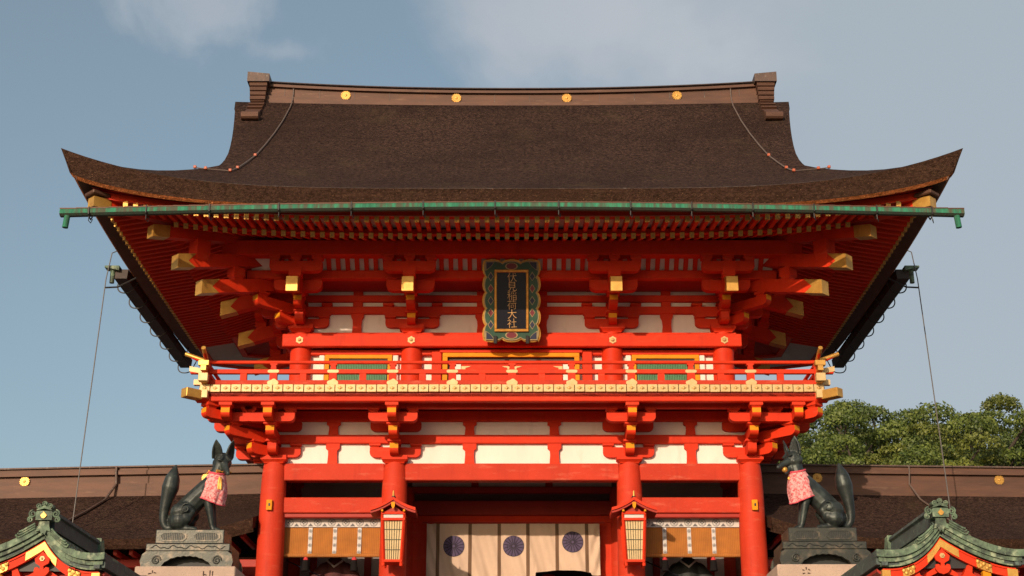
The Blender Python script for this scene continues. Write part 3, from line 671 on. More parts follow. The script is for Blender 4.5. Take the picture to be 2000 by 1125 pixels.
# upper wall beams and white panels
beam(-4.75, 4.75, UY - .09, UY + .1, 11.23, 11.385); beam(-4.85, 4.85, UY - .085, UY + .1, 11.49, 11.63); beam(-4.9, 4.9, UY - .08, UY + .1, 11.745, 12.7, 'vermilion')
for (a, c) in ((-4.28, -2.03), (-2.03, 2.03), (2.03, 4.28)):
    cuts = [a] + ([-.62, .62] if c - a > 3 else [(a + c) / 2]) + [c]
    for i in range(len(cuts) - 1):
        for z0, z1 in ((10.80, 11.24), (11.38, 11.50), (11.62, 11.75)): panel(cuts[i] + .02, cuts[i + 1] - .02, z0, z1, UY + .005)
    for cx in cuts[1:-1]:
        b = MB(); h = .43; b.prism([(-.10, 0), (.10, 0), (.085, h * .4), (.095, h * .7), (.13, h * .85), (.13, h), (-.13, h), (-.13, h * .85), (-.095, h * .7), (-.085, h * .4)], -.07, .03, 'y'); part(b, 'strut', 'vermilion', mat=T(cx, UY, 10.805))
        beam(cx - .1, cx + .1, UY - .065, UY + .03, 11.38, 11.50, name='strut'); beam(cx - .1, cx + .1, UY - .06, UY + .03, 11.62, 11.75, name='strut')
PB = -.45; PO = -.85
beam(-5.3, 5.3, PB - .08, PB + .08, 11.70, 11.885); beam(-5.75, 5.75, PO - .13, PO + .13, 12.05, 12.36, 'vermilion', name='purlin')
for s in (-1, 1):
    beam(s * 5.08 - .08, s * 5.08 + .08, PB + .08, 5.4, 11.703, 11.88); beam(s * 5.48 - .13, s * 5.48 + .13, PO + .13, 5.8, 12.053, 12.355, 'vermilion', name='purlin')
    b = MB(); b.box(s * 4.28 - .02, s * 4.28 + .03, .4, 4.5, 9.26, 12.7); part(b, 'side_wall', 'plaster')
    for z0, z1 in ((9.4, 9.6), (11.23, 11.385), (11.49, 11.63), (11.745, 12.7)): beam(s * 4.28 - .09, s * 4.28 + .09, .45, 4.5, z0 + .002, z1 - .002)
b = MB(); b.box(-4.28, 4.28, 4.5, 4.6, 9.26, 12.7); part(b, 'back_wall', 'plaster')
# coved soffits: white boards with red ribs
b = MB(); b.add([(-5.2, PB + .06, 11.86), (5.2, PB + .06, 11.86), (5.4, PO + .02, 12.22), (-5.4, PO + .02, 12.22)], [(0, 1, 2, 3)]); cove = part(b, 'cove_board', 'plaster')
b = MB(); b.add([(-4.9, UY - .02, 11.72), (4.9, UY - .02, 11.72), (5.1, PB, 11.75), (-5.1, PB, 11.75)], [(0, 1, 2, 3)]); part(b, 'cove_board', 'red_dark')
def rib():
    b = MB(); b.add([tuple(p) for p in [(-.045, PB + .02, 11.86), (.045, PB + .02, 11.86), (.045, PB - .05, 11.88), (-.045, PB - .05, 11.88), (-.045, PO + .03, 12.21), (.045, PO + .03, 12.21), (.045, PO - .03, 12.17), (-.045, PO - .03, 12.17)]],
                    [(0, 1, 2, 3), (4, 5, 6, 7), (3, 2, 6, 7), (0, 1, 5, 4), (0, 3, 7, 4), (1, 2, 6, 5)]); return b.mesh('cove_rib', 'vermilion')
for k in range(-26, 27): link('cove_rib', cached('rib', rib), None, cove, T((k + .5) * .188, 0, 0))

# ---- eaves: rafters, boards, battens
TIP = .25; XE, YF, YC = 8.03, -3.40, 2.45
def lift(d, L): return L * max(0.0, (8.28 - d) / 8.28) ** 4.9
OVL, OVF = 2.30, 3.20                     # reach of the lower and the flying rafters beyond the wall line
def eave_pt(side, t, ov, z):              # side 0 front, 1 right, -1 left ; t = distance along the wall from its centre
    hw = 4.28 if side == 0 else 2.10
    lim = hw + ov; d = max(0.0, lim - abs(t)); k = max(0.0, 1 - d / 8.28) ** 4.9
    o = ov + TIP * .8 * k * (ov / 3.75)
    zz = z + (.30 * ov / OVF) * k
    return (t, UY - o, zz) if side == 0 else (side * (4.28 + o), YC + t, zz)
def raf_mesh(L, w=.075, h=.095, capped=True):
    def f(): b = MB(); b.box(0, L, -w / 2, w / 2, 0, h); return b.mesh('rafter', 'vermilion')
    return cached(('raf', round(L, 2)), f)
def cap_mesh():
    b = MB(); b.box(-.05, .004, -.043, .043, -.006, .101); b.lathe([(.02, 0), (.02, 0.002)], 8, m=1)
    b.add([(.0052, .022 * math.cos(R(45 * i)), .047 + .022 * math.sin(R(45 * i))) for i in range(8)], [tuple(range(8))], 1)
    return b.mesh('rafter_cap', ['gold', 'gold_line'])
def place_rafter(side, t, ov, zt, slope, back, cap):
    p = Vector(eave_pt(side, t, ov, zt)); hw = 4.28 if side == 0 else 2.10
    reach = min(back, max(.12, ov - (abs(t) - hw) - .12)) if abs(t) > hw else back
    inward = Vector((0, 1, 0)) if side == 0 else Vector((-side, 0, 0))
    v = (inward + Vector((0, 0, slope))).normalized(); out = -v
    yv = Vector((0, 0, 1)).cross(out).normalized(); zv = out.cross(yv)
    L = round(reach * math.sqrt(1 + slope * slope), 1) + .05
    o = p + v * L
    mx = Matrix(((out.x, yv.x, zv.x, o.x), (out.y, yv.y, zv.y, o.y), (out.z, yv.z, zv.z, o.z), (0, 0, 0, 1)))
    r = link('rafter', raf_mesh(L), None, gate, mx)
    if cap: link('rafter_cap', cached('rcap', cap_mesh), None, r, mx @ T(L, 0, 0))
ZLR, ZFR = Z(466, UY - OVL), Z(433.5, UY - OVF)
sp = .1865
for k in range(-35, 35):
    t = (k + .5) * sp
    if abs(t) < 4.28 + OVL - .1: place_rafter(0, t, OVL, ZLR, .33, 1.35, True)
for k in range(-40, 40):
    t = (k + .5) * sp
    if abs(t) < 4.28 + OVF - .15: place_rafter(0, t, OVF, ZFR, .17, 1.0, True)
for s in (-1, 1):
    for k in range(-24, 12):
        t = (k + .5) * sp
        if abs(t) < 2.10 + OVL - .1: place_rafter(s, t, OVL, ZLR, .33, 1.35, False)
    for k in range(-28, 16):
        t = (k + .5) * sp
        if abs(t) < 2.10 + OVF - .15: place_rafter(s, t, OVF, ZFR, .17, 1.0, True)
# boards over the rafters and battens along the rafter ends
def ring_strip(b, ovz, n=48, m=0):
    """ovz: list of (overhang, z) rows; makes the sheet round all four sides"""
    for side in (0, 1, -1, 2):
        hw = 4.28 if side in (0, 2) else 2.10
        def fn(u, v):
            i = min(int(v * (len(ovz) - 1)), len(ovz) - 2); w = v * (len(ovz) - 1) - i
            ov = ovz[i][0] + (ovz[i + 1][0] - ovz[i][0]) * w; z = ovz[i][1] + (ovz[i + 1][1] - ovz[i][1]) * w
            t = (2 * u - 1) * (hw + ov); p = eave_pt(0 if side == 2 else side, t, ov, z)
            # follow the plan flare right into the corner
            k = max(0.0, 1 - (hw + ov - abs(t)) / 8.28) ** 4.9; tt = math.copysign(TIP * .8 * k * ov / 3.75, t)
            p = (p[0] + tt, p[1], p[2]) if side in (0, 2) else (p[0], p[1] + tt, p[2])
            return (p[0], 2 * YC - p[1], p[2]) if side == 2 else p
        b.grid(fn, n, len(ovz) - 1, m)
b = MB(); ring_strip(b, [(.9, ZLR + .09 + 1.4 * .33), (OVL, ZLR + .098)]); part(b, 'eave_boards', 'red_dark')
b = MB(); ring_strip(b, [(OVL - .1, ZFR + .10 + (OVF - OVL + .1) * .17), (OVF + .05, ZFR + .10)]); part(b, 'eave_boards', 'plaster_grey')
def batten(name, ov, z0, z1, th, mat):
    b = MB(); ring_strip(b, [(ov - th, z0), (ov, z0), (ov, z1), (ov - th, z1), (ov - th, z0)]); part(b, name, mat)
batten('lower_batten', OVL - .02, ZLR + .098, ZLR + .20, .13, 'vermilion')
batten('upper_batten', OVF + .03, ZFR + .10, ZFR + .24, .15, 'vermilion')
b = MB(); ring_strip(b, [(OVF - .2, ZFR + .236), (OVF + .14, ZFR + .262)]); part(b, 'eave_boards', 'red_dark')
# hip rafters
for s in (-1, 1):
    mx = T(s * 4.28, UY, 0) @ RZ(R(-135) if s < 0 else R(-45))
    for (Lh, z0, z1, w, sl, L0) in ((2.59 * DIAG, Z(463, UY - 2.59), Z(441, UY - 2.59), .10, .2, 0.9), (3.50 * DIAG, Z(404, UY - 3.5), Z(386, UY - 3.5), .10, .08, 3.2)):
        def hb(d0, d1, g):
            b = MB(); vs = [tuple(mx @ Vector((d, o, z0 + (Lh - d) * sl + (z1 - z0 + g if k else -g)))) for d in (d0, d1) for o in (-w - g, w + g) for k in (0, 1)]
            b.add(vs, [(0, 1, 3, 2), (4, 6, 7, 5), (0, 4, 5, 1), (2, 3, 7, 6), (0, 2, 6, 4), (1, 5, 7, 3)]); return b
        h = part(hb(L0, Lh - .003, 0), 'hip_rafter', 'vermilion'); part(hb(Lh - .36, Lh, .007), 'rafter_cap', 'gold', h)
        if L0 > 3: b = MB(); b.box(Lh - .3, Lh + .06, -.16, .16, z1 + .04, z1 + .12, c=.02, mx=mx); part(b, 'cap_cover', 'copper_brown', h)

# ---- roof: bark thatch, hipped below and gabled above
A1, B1, ZE = .522, .053, Z(368, YF)
def prof(e): e = min(e, 5.42); return ZE + A1 * e + B1 * e * e
EH = 2.17; ER = YC - YF
def halfw(e): return XE - e if e < EH else 5.86 + .03 * math.exp(-((e - EH) / .3)) - .03 + .62 * max(0, (e - EH - .2) / (ER - EH)) ** 1.45
def roofz(e, dc): return prof(e) + lift(dc, .70) * max(0, 1 - e / 3.4) ** 1.6
def flare(e, dc): return TIP * max(0.0, (8.28 - dc) / 8.28) ** 4.9 * max(0, 1 - e / 3)
def front_pt(u, e, back=False):
    w = halfw(e); x = (2 * u - 1) * w; dc = max(e, XE - abs(x)) if e < EH else XE - abs(x)
    z = roofz(e, dc); fl = flare(e, dc); y = YF + e - fl; x += math.copysign(fl, x)
    z += .05 * (abs(x) / 6) ** 2 * max(0, (e - 2) / 4) * 2.0
    # soft shoulder where the verge meets the hip
    if e > EH - .5: z -= .10 * max(0, (abs(x) - (w - .5)) / .5) ** 2 * math.exp(-((e - EH) / .55) ** 2) * 0
    return (x, 2 * YC - y, z) if back else (x, y, z)
ES = [0, .045, .15, .3, .5, .75, 1.0, 1.25, 1.5, 1.75, 2.0, 2.2, 2.35, 2.6, 3.0, 3.4, 3.8, 4.2, 4.6, 5.0, 5.4, ER]
US = sorted(set([0, .004, .012] + [round(v, 4) for v in np.linspace(.025, .975, 60)] + [.988, .996, 1]))
b = MB()
for bk in (False, True):
    n = len(US); vs = [front_pt(u, e, bk) for e in ES for u in US]
    b.add(vs, [(j * n + i, j * n + i + 1, (j + 1) * n + i + 1, (j + 1) * n + i) for j in range(len(ES) - 1) for i in range(n - 1)], [4 if j == 0 else 0 for j in range(len(ES) - 1) for i in range(n - 1)])
SE = [0, .06, .15, .3, .5, .75, 1.0, 1.25, 1.5, 1.75, 2.0, 2.2, 2.6, 3.0]
HY = YC - YF
for s in (-1, 1):
    vs = []
    for e in SE:
        w = HY - e
        for u in US:
            t = (2 * u - 1) * w; dc = max(e, HY - abs(t)); z = roofz(e, dc); fl = flare(e, dc)
            vs.append((s * (XE - e + fl), YC + t + math.copysign(fl, t), z))
    n = len(US); b.add(vs, [(j * n + i, j * n + i + 1, (j + 1) * n + i + 1, (j + 1) * n + i) for j in range(len(SE) - 1) for i in range(n - 1)])
    # verge edge and gable wall
    ve = [e for e in ES if e >= EH]
    for bk in (False, True):
        top = [Vector(front_pt(1 if s > 0 else 0, e, bk)) for e in ve]; low = [p + Vector((-s * .12, 0, -.42 * min(1, .15 + (e - EH) / 1.2))) for p, e in zip(top, ve)]
        low2 = [p + Vector((-s * .5, 0, 0)) for p in low]; k = len(ve)
        b.add(top + low + low2, [(i, i + 1, k + i + 1, k + i) for i in range(k - 1)] + [(k + i, k + i + 1, 2 * k + i + 1, 2 * k + i) for i in range(k - 1)])
# eave lip: thick cut edge of the bark, then the pale underside strip
EI = [(0, 0, 0), (.07, .13, 0), (.15, .29, 1), (.20, .335, 1), (.50, .22, 2)]       # (inward, drop, material)
def lip(side):
    hw = XE if side in (0, 2) else HY
    rows = []
    for (inn, drop, mt) in EI:
        row = []
        for u in US:
            t = (2 * u - 1) * hw; dc = hw - abs(t); k = max(0.0, (8.28 - dc) / 8.28) ** 4.9
            z = roofz(0, dc) - drop * (1 + .42 * k); o = flare(0, dc) - inn * (1 + .25 * k)
            tt = t + math.copysign(flare(0, dc), t) - math.copysign(inn, t) * (abs(t) / hw) ** 30
            row.append((tt, YF - o, z) if side == 0 else (tt, 2 * YC - (YF - o), z) if side == 2 else (side * (XE + o), YC + tt, z))
        rows.append(row)
    n = len(US)
    for j in range(len(rows) - 1):
        b.add(rows[j] + rows[j + 1], [(i, i + 1, n + i + 1, n + i) for i in range(n - 1)], [1, 1, 2, 3][j])
for sd_ in (0, 1, -1, 2): lip(sd_)
roof = part(b, 'roof', ['thatch', 'thatch_edge', 'thatch_lip', 'brown_wood', 'thatch_rim'], smooth=50)
for s in (-1, 1):
    b = MB(); b.prism([(YC - 3.5, 13.3), (YC + 3.5, 13.3), (YC + 2.4, 14.6), (YC + 1.2, 15.75), (YC + .3, 16.6), (YC - .3, 16.6), (YC - 1.2, 15.75), (YC - 2.4, 14.6)], s * 5.30, s * 5.36, 'x')
    part(b, 'gable_wall', 'red_dark', roof)
# ---- ridge
RW = 5.92; ZRB = Z(207, YC - .35)
def rz(x): return .20 * (abs(x) / RW) ** 2.2
def ridge_layer(name, z0, z1, hy, mat, x1=RW, rnd=False, n=40):
    b = MB(); vs = []; xs = np.linspace(-x1, x1, n + 1)
    sec = [(-hy, z0), (hy, z0), (hy, z1), (-hy, z1)] if not rnd else [(-hy, z0), (hy, z0)] + [(hy * math.cos(a), z0 + (z1 - z0) * math.sin(a)) for a in [math.pi * i / 6 for i in range(7)]]
    k = len(sec)
    for x in xs:
        for (y, z) in sec: vs.append((x, YC + y, z + rz(x)))
    fs = [(i * k + j, i * k + (j + 1) % k, (i + 1) * k + (j + 1) % k, (i + 1) * k + j) for i in range(n) for j in range(k)] + [tuple(range(k)), tuple(range(n * k, n * k + k))]
    b.add(vs, fs); return part(b, name, mat, roof, 35)
ridge_layer('ridge_base', ZRB - .5, ZRB + .07, .40, 'copper_brown')
ridge = ridge_layer('ridge_face', ZRB + .07, ZRB + .30, .34, 'copper_brown')
ridge_layer('ridge_moulding', ZRB + .30, ZRB + .36, .41, 'copper_brown'); ridge_layer('ridge_moulding', ZRB + .36, ZRB + .40, .37, 'copper_dark'); ridge_layer('ridge_cap', ZRB + .40, ZRB + .50, .43, 'copper_dark', rnd=True)
for k in range(-7, 8):
    x = k * .8 + .4
    if abs(x) < 5.8: b = MB(); b.box(x - .008, x + .008, YC - .347, YC - .33, ZRB + .07 + rz(x), ZRB + .30 + rz(x)); part(b, 'ridge_seam', 'copper_dark', roof)
for x in (-3.80, -1.27, 1.25, 3.77): link('crest', chrysanthemum(.115), None, roof, T(x, YC - .345, ZRB + .185 + rz(x)))
# ridge-end ornaments: rippled copper saddles that run down both slopes
for s in (-1, 1):
    b = MB(); xw = .19; cx = s * 5.78; zt = Z(164, YC - .45)
    b.prism([(cx - .25, zt), (cx + .25, zt), (cx + .25, zt + .19 + (.05 if s > 0 else 0)), (cx - .25, zt + .19 + (.05 if s < 0 else 0))], YC - .60, YC + .60, 'y', m=1)
    for g in (-1, 1):
        z = zt
        def outw(zz):
            disc = A1 * A1 + 4 * B1 * max(0, zz - ZE); e = (-A1 + math.sqrt(disc)) / (2 * B1); return max(.52, ER - e + .10)
        for i, (dz, w) in enumerate(((.115, .20), (.115, .19), (.115, .18), (.115, .175), (.05, .155), (.14, .175), (.14, .17), (.30, .165), (.16, .175))):
            ya, yb = outw(z), outw(z - dz)
            pr = [(.2, z - dz), (yb - .03, z - dz), (yb + .03, z - dz * .75), ((ya + yb) / 2 + .045, z - dz * .4), (ya + .03, z - dz * .06), (ya - .03, z), (.2, z)]
            b.prism([(YC + g * p[0], p[1]) for p in pr], cx - w, cx + w, 'x', m=0); z -= dz
        b.tube([(cx - .19, YC + g * (outw(z) + .05), z + .05), (cx + .19, YC + g * (outw(z) + .05), z + .05)], .10, 12)
    part(b, 'ridge_end', ['copper_brown', 'copper_dark'], roof)
# lightning conductor lying on the front slope
def on_roof(x, e): w = halfw(e); p = front_pt((x / w + 1) / 2, e); return Vector(p) + Vector((0, -.02, .025))
for s in (-1, 1):
    pts = [Vector((s * 5.0, YC - .36, ZRB + .5)), Vector((s * 5.0, YC - .37, ZRB + .28)), Vector((s * 5.0, YC - .43, ZRB + .1))]
    pth = [(5.0, 5.2), (5.05, 4.6), (5.12, 4.0), (5.2, 3.4), (5.27, 2.8), (5.36, 2.3), (5.42, 1.9), (5.5, 1.62)]
    pts += [on_roof(s * x, e) for x, e in pth]
    q = [on_roof(s * x, e) for x, e in ((5.5, 1.62), (5.75, 1.68), (6.0, 1.73), (6.22, 1.79))]
    b = MB(); b.tube(pts, .015, 6); b.tube(q, .010, 6); part(b, 'conductor_cable', 'cable_grey', roof)
    for p in (pts[7], pts[9], q[0], q[2], q[3]):
        b = MB(); b.box(p.x - .03, p.x + .03, p.y - .035, p.y + .02, p.z - .02, p.z + .04, c=.01); part(b, 'cable_clip', 'orange_clip', roof)
# ---- gutters
GY = -3.30
def gutz(x): return Z(404, GY) - .135 * (abs(x) / 8.27) ** 1.7
b = MB(); xs = np.linspace(-8.27, 8.27, 57); vs = []
for x in xs:
    z = gutz(x); vs += [(x, GY - .07, z + .075), (x, GY - .075, z - .022), (x, GY - .03, z - .058), (x, GY + .05, z - .058), (x, GY + .08, z - .02), (x, GY + .08, z + .07), (x, GY + .055, z + .06), (x, GY - .05, z + .06)]
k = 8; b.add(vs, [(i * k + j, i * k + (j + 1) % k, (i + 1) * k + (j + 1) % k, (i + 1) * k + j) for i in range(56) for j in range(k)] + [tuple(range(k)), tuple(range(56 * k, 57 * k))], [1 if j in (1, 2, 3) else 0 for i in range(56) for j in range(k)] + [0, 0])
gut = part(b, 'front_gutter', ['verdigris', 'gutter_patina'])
b = MB()
for i in range(56): b.box(xs[i], xs[i + 1], GY - .078, GY - .060, gutz((xs[i] + xs[i + 1]) / 2) + .062, gutz((xs[i] + xs[i + 1]) / 2) + .082)
part(b, 'gutter_lip', 'copper_brown', gut)
for s in (-1, 1): b = MB(); b.tube([(s * 8.14, GY, gutz(8.1) - .05), (s * 8.16, GY, gutz(8.1) - .28)], .055, 12); part(b, 'spout', 'verdigris', gut, 40)
for px in (177, 288, 411, 546, 687, 827, 967, 1091, 1231, 1350, 1469, 1588, 1710, 1817):
    x = XX(px, 404, GY); z = gutz(x)
    b = MB(); b.tube([(x, GY + .3, z + .16), (x, GY + .02, z + .10), (x, GY - .085, z + .085), (x, GY - .088, z - .05), (x, GY - .02, z - .095), (x, GY + .08, z - .1), (x, GY + .16, z - .02)], .014, 6)
    b.tube([(x, GY - .05, z - .08), (x, GY - .05, z - .17), (x + .03, GY, z - .2), (x + .04, GY + .06, z - .1)], .008, 5); part(b, 'gutter_hook', 'black_iron', gut)
for s in (-1, 1):
    gx = s * 8.08; y0, y1 = .35, 6.9; z0, z1 = Z(535, .35), Z(535, .35) + .05
    b = MB(); b.prism([(gx - .13, 0), (gx + .13, 0), (gx + .15, .2), (gx - .15, .2)], y0, y1, 'y', mx=T(0, 0, z0 - .1)); sg = part(b, 'side_gutter', 'gutter_wood')
    b = MB(); b.prism([(gx + s * .02, 0.10), (gx + s * .32, .16), (gx + s * .32, .2), (gx + s * .02, .2)], y0 - .1, y0 + .12, 'y', mx=T(0, 0, z0 - .05)); b.tube([(gx + s * .17, y0, z0 + .08), (gx + s * .17, y0, z0 - .2)], .05, 10); part(b, 'spout', 'verdigris_grey', sg)
    b = MB(); b.tube([(gx + s * .3, y0, z0 - .3), (gx + s * .05, y0 + .05, z0 - .27), (gx - s * .3, y0 + .1, z0 - .05)], .018, 6); part(b, 'spout_stay', 'black_iron', sg)
    for k in range(7):
        y = y0 + .5 + k * 1.0; zz = z0 - .1
        b = MB(); b.tube(catmull([(gx - s * .3, y, zz + .25), (gx - s * .18, y, zz - .02), (gx - s * .08, y, zz - .13), (gx + s * .10, y, zz - .13), (gx + s * .18, y, zz - .02), (gx + s * .155, y, zz + .16)], 4), .014, 6); part(b, 'gutter_hook', 'black_iron', sg)


# ================================================================== THINGS HUNG ON THE GATE
# ---- name plaque
PY = -.42; pz0, pz1 = Z(669, -.14), Z(505, -.72); pxc = XX(999, 590, PY); HW = (XX(1056, 600, PY) - XX(942, 600, PY)) / 2; HH = (pz1 - pz0) / 2 / math.cos(R(18))
tilt = Matrix.Rotation(R(18), 4, 'X'); pmx = T(pxc, PY, (pz0 + pz1) / 2) @ tilt
plaque = link('name_plaque', None, mat=pmx); tag(plaque, 'tall black shrine name plaque with gold lettering in a scalloped green and gold frame', 'plaque')
def scallop(hw, hh, d, nx=3, ny=5):
    pts = []
    def edge(p, q, n, nrm):
        P, Q = Vector(p), Vector(q); L = (Q - P)
        for i in range(n):
            for k in range(8):
                t = (i + k / 8) / n; w = abs(math.sin(math.pi * (t * n))) ** .6
                pts.append(tuple(P + L * t + Vector(nrm) * (d * (w - 1))))
    edge((-hw, -hh), (hw, -hh), nx, (0, -1)); edge((hw, -hh), (hw, hh), ny, (1, 0)); edge((hw, hh), (-hw, hh), nx, (0, 1)); edge((-hw, hh), (-hw, -hh), ny, (-1, 0))
    return pts
b = MB(); b.prism(scallop(HW, HH, .055), -.06, .05, 'y'); link('frame_edge', b.mesh('frame_edge', 'plaque_gold'), None, plaque, pmx)
b = MB(); b.prism(scallop(HW - .045, HH - .045, .05), -.085, -.05, 'y'); link('frame_panel', b.mesh('frame_panel', 'plaque_green'), None, plaque, pmx)
b = MB(); o = scallop(HW - .035, HH - .035, .052); i_ = scallop(HW - .055, HH - .055, .05); n = len(o)
b.add([(p[0], -.088, p[1]) for p in o] + [(p[0], -.088, p[1]) for p in i_], [(k, (k + 1) % n, n + (k + 1) % n, n + k) for k in range(n)]); link('frame_line', b.mesh('frame_line', 'plaque_line'), None, plaque, pmx)
iw, ih = HW * .50, HH * .68
for sx in (-1, 1):
    for cz in (-.9, -.45, 0, .45, .9):
        b = MB(); s_ = .075; cx = sx * (iw + (HW - iw) * .42); z = cz * ih * .95
        for rr, mm in ((1.0, 1), (.8, 0)): b.prism([(cx + rr * s_ * math.cos(a) * .8, z + rr * s_ * 1.25 * math.sin(a)) for a in [math.pi * k / 2 for k in range(4)]], -.092 - .003 * (mm == 0), -.086, 'y', m=mm)
        link('frame_flower', b.mesh('frame_flower', ['plaque_maroon' if cz in (-.45, .45) else 'plaque_navy', 'plaque_line']), None, plaque, pmx)
    for sz in (-1, 1):
        b = MB(); cx, z = sx * HW * .74, sz * HH * .84
        for rr, mm in ((1.0, 1), (.78, 0)): b.prism([(cx + sx * p[0] * rr, z + sz * p[1] * rr) for p in ((-.10, .09), (.09, .09), (.09, -.10), (.03, -.06), (-.02, -.02), (-.06, .03))], -.092 - .003 * (mm == 0), -.086, 'y', m=mm)
        link('frame_flower', b.mesh('frame_flower', ['plaque_navy', 'plaque_line']), None, plaque, pmx)
for sz in (-1, 1):
    b = MB(); z = sz * HH * .83
    for rr, mm in ((1.0, 1), (.8, 0)): b.prism([(rr * .13 * math.cos(a), z + rr * .075 * math.sin(a)) for a in [math.pi * k / 5 for k in range(10)]], -.092 - .003 * (mm == 0), -.086, 'y', m=mm)
    link('frame_flower', b.mesh('frame_flower', ['plaque_maroon', 'plaque_line']), None, plaque, pmx)
for (x0, x1, z0, z1) in ((-iw - .05, iw + .05, ih, ih + .055), (-iw - .05, iw + .05, -ih - .055, -ih), (-iw - .05, -iw, -ih, ih), (iw, iw + .05, -ih, ih)):
    b = MB(); b.box(x0, x1, -.125, -.085, z0, z1, c=.012); link('inner_frame', b.mesh('inner_frame', 'plaque_gold'), None, plaque, pmx)
b = MB(); b.box(-iw - .01, iw + .01, -.105, -.086, -ih - .01, ih + .01); board = link('name_board', b.mesh('name_board', 'lacquer'), None, plaque, pmx)
for i, ch in enumerate('伏見稲荷大社'):
    me = text_mesh(ch, .205, .003, ['text_gold'])
    link('lettering', me, None, board, pmx @ T(.012, -.109, ih * (.80 - .325 * i)) @ Matrix.Rotation(R(90), 4, 'X') @ Matrix.Rotation(R(3), 4, 'Z'))
for sx in (-1, 1):
    b = MB(); b.box(sx * HW * .55 - .035, sx * HW * .55 + .035, -.13, .0, -HH - .03, -HH + .13, c=.01); link('support_bracket', b.mesh('support_bracket', 'black_iron'), None, plaque, pmx)

# ---- lanterns on the inner pillars
def lantern(cx, lab):
    LY = -.62; z0, z1 = Z(1096, LY), Z(1018, LY)
    t = thing('lantern', lab, 'lantern', (cx, LY, z0), 'lanterns hung on the inner pillars')
    wt, wb = .205, .165                       # half width at top and foot of the paper body
    b = MB(); b.add([(-wt + .02, -wt + .02, z1), (wt - .02, -wt + .02, z1), (wt - .02, wt - .02, z1), (-wt + .02, wt - .02, z1), (-wb + .02, -wb + .02, z0), (wb - .02, -wb + .02, z0), (wb - .02, wb - .02, z0), (-wb + .02, wb - .02, z0)],
                     [(0, 1, 5, 4), (1, 2, 6, 5), (2, 3, 7, 6), (3, 0, 4, 7), (0, 1, 2, 3), (4, 5, 6, 7)])
    Tm = T(cx, LY, 0); ob = lambda bb, nm, mt, par=t, **k: link(nm, bb.mesh(nm, mt, **k), None, par, Tm)
    ob(b, 'paper_shade', 'paper')
    for sx in (-1, 1):
        for sy in (-1, 1):
            b = MB(); b.tube([(sx * (wb - .005), sy * (wb - .005), z0 - .10), (sx * wt, sy * wt, z1 + .10)], .03, 4); ob(b, 'frame_post', 'vermilion')
    for zz, w in ((z0 - .02, wb), (z1, wt), (z1 + .115, wt + .005)):
        b = MB(); b.box(-w - .02, w + .02, -w - .025, w + .025, zz - .025, zz + .025, c=.006); ob(b, 'frame_rail', 'vermilion')
    b = MB(); b.box(-wt + .01, wt - .01, -wt - .005, wt, z1 + .024, z1 + .092); ob(b, 'frieze', 'band_white')
    for k in range(1, 7):
        f = -1 + 2 * k / 7.0; b = MB(); b.tube([(f * (wb - .03), -wb + .012, z0), (f * (wt - .03), -wt + .012, z1)], .005, 4); ob(b, 'lattice_bar', 'lattice_olive')
    for k in range(0, 5):
        q = k / 4; w = wb + (wt - wb) * q - .02; zz = z0 + (z1 - z0) * q
        b = MB(); b.box(-w, w, -w - .012, -w - .001, zz - .006, zz + .006); ob(b, 'lattice_bar', 'lattice_olive')
        for sx in (-1, 1):
            b = MB(); b.box(sx * w - .006, sx * w + .006, -w, w, zz - .006, zz + .006); ob(b, 'lattice_bar', 'lattice_olive')
    # little gabled roof
    def rf(x): a = abs(x) / .42; return z1 + .40 - .30 * a + .10 * a * a
    for s in (-1, 1):
        xs = [s * .42 * i / 6 for i in range(7)]; b = MB()
        pts = [(x, rf(x)) for x in xs] + [(x, rf(x) - .055) for x in reversed(xs)]; b.prism(pts, -.34, .34, 'y'); rp = ob(b, 'roof_slope', 'vermilion')
        pts = [(x, rf(x) - .06) for x in xs] + [(x, rf(x) - .10) for x in reversed(xs)]; b = MB(); b.prism(pts, -.31, .31, 'y'); ob(b, 'roof_underside', 'red_dark', rp)
        b = MB(); b.box(s * wt - .02, s * wt + .02, -.3, -.26, z1 + .13, z1 + .17, c=.005); ob(b, 'corner_stud', 'ochre')
        b = MB(); b.tube([(s * wb, -wb, z0 - .06), (s * wb, -wb, z0 - .115)], .032, 8); ob(b, 'foot', 'vermilion')
    b = MB(); b.prism([(-.16, z1 + .14), (.16, z1 + .14), (.0, z1 + .27)], -.2, -.18, 'y'); ob(b, 'gable_board', 'red_dark')
    b = MB(); b.prism([(-.035, z1 + .30), (.035, z1 + .30), (.03, z1 + .22), (.0, z1 + .17), (-.03, z1 + .22)], -.335, -.31, 'y'); ob(b, 'pendant', 'ochre')
    b = MB(); b.box(-.03, .03, -.3, .3, z1 + .39, z1 + .44, c=.01); b2 = ob(b, 'roof_ridge', 'black_iron')
    b = MB(); b.tube([(0, -.3, z1 + .42), (0, -.31, z1 + .52)], [.022, .012], 8); ob(b, 'finial', 'gold', b2)
    b = MB(); b.box(-.03, .03, .1, .42, z1 + .02, z1 + .08); ob(b, 'wall_bracket', 'black_iron')
lantern(XX(768.5, 1060, -.62), 'red framed paper lantern on the pillar nearer the fox holding a key')
lantern(XX(1238, 1060, -.62), 'red framed paper lantern on the pillar nearer the fox holding a ball')

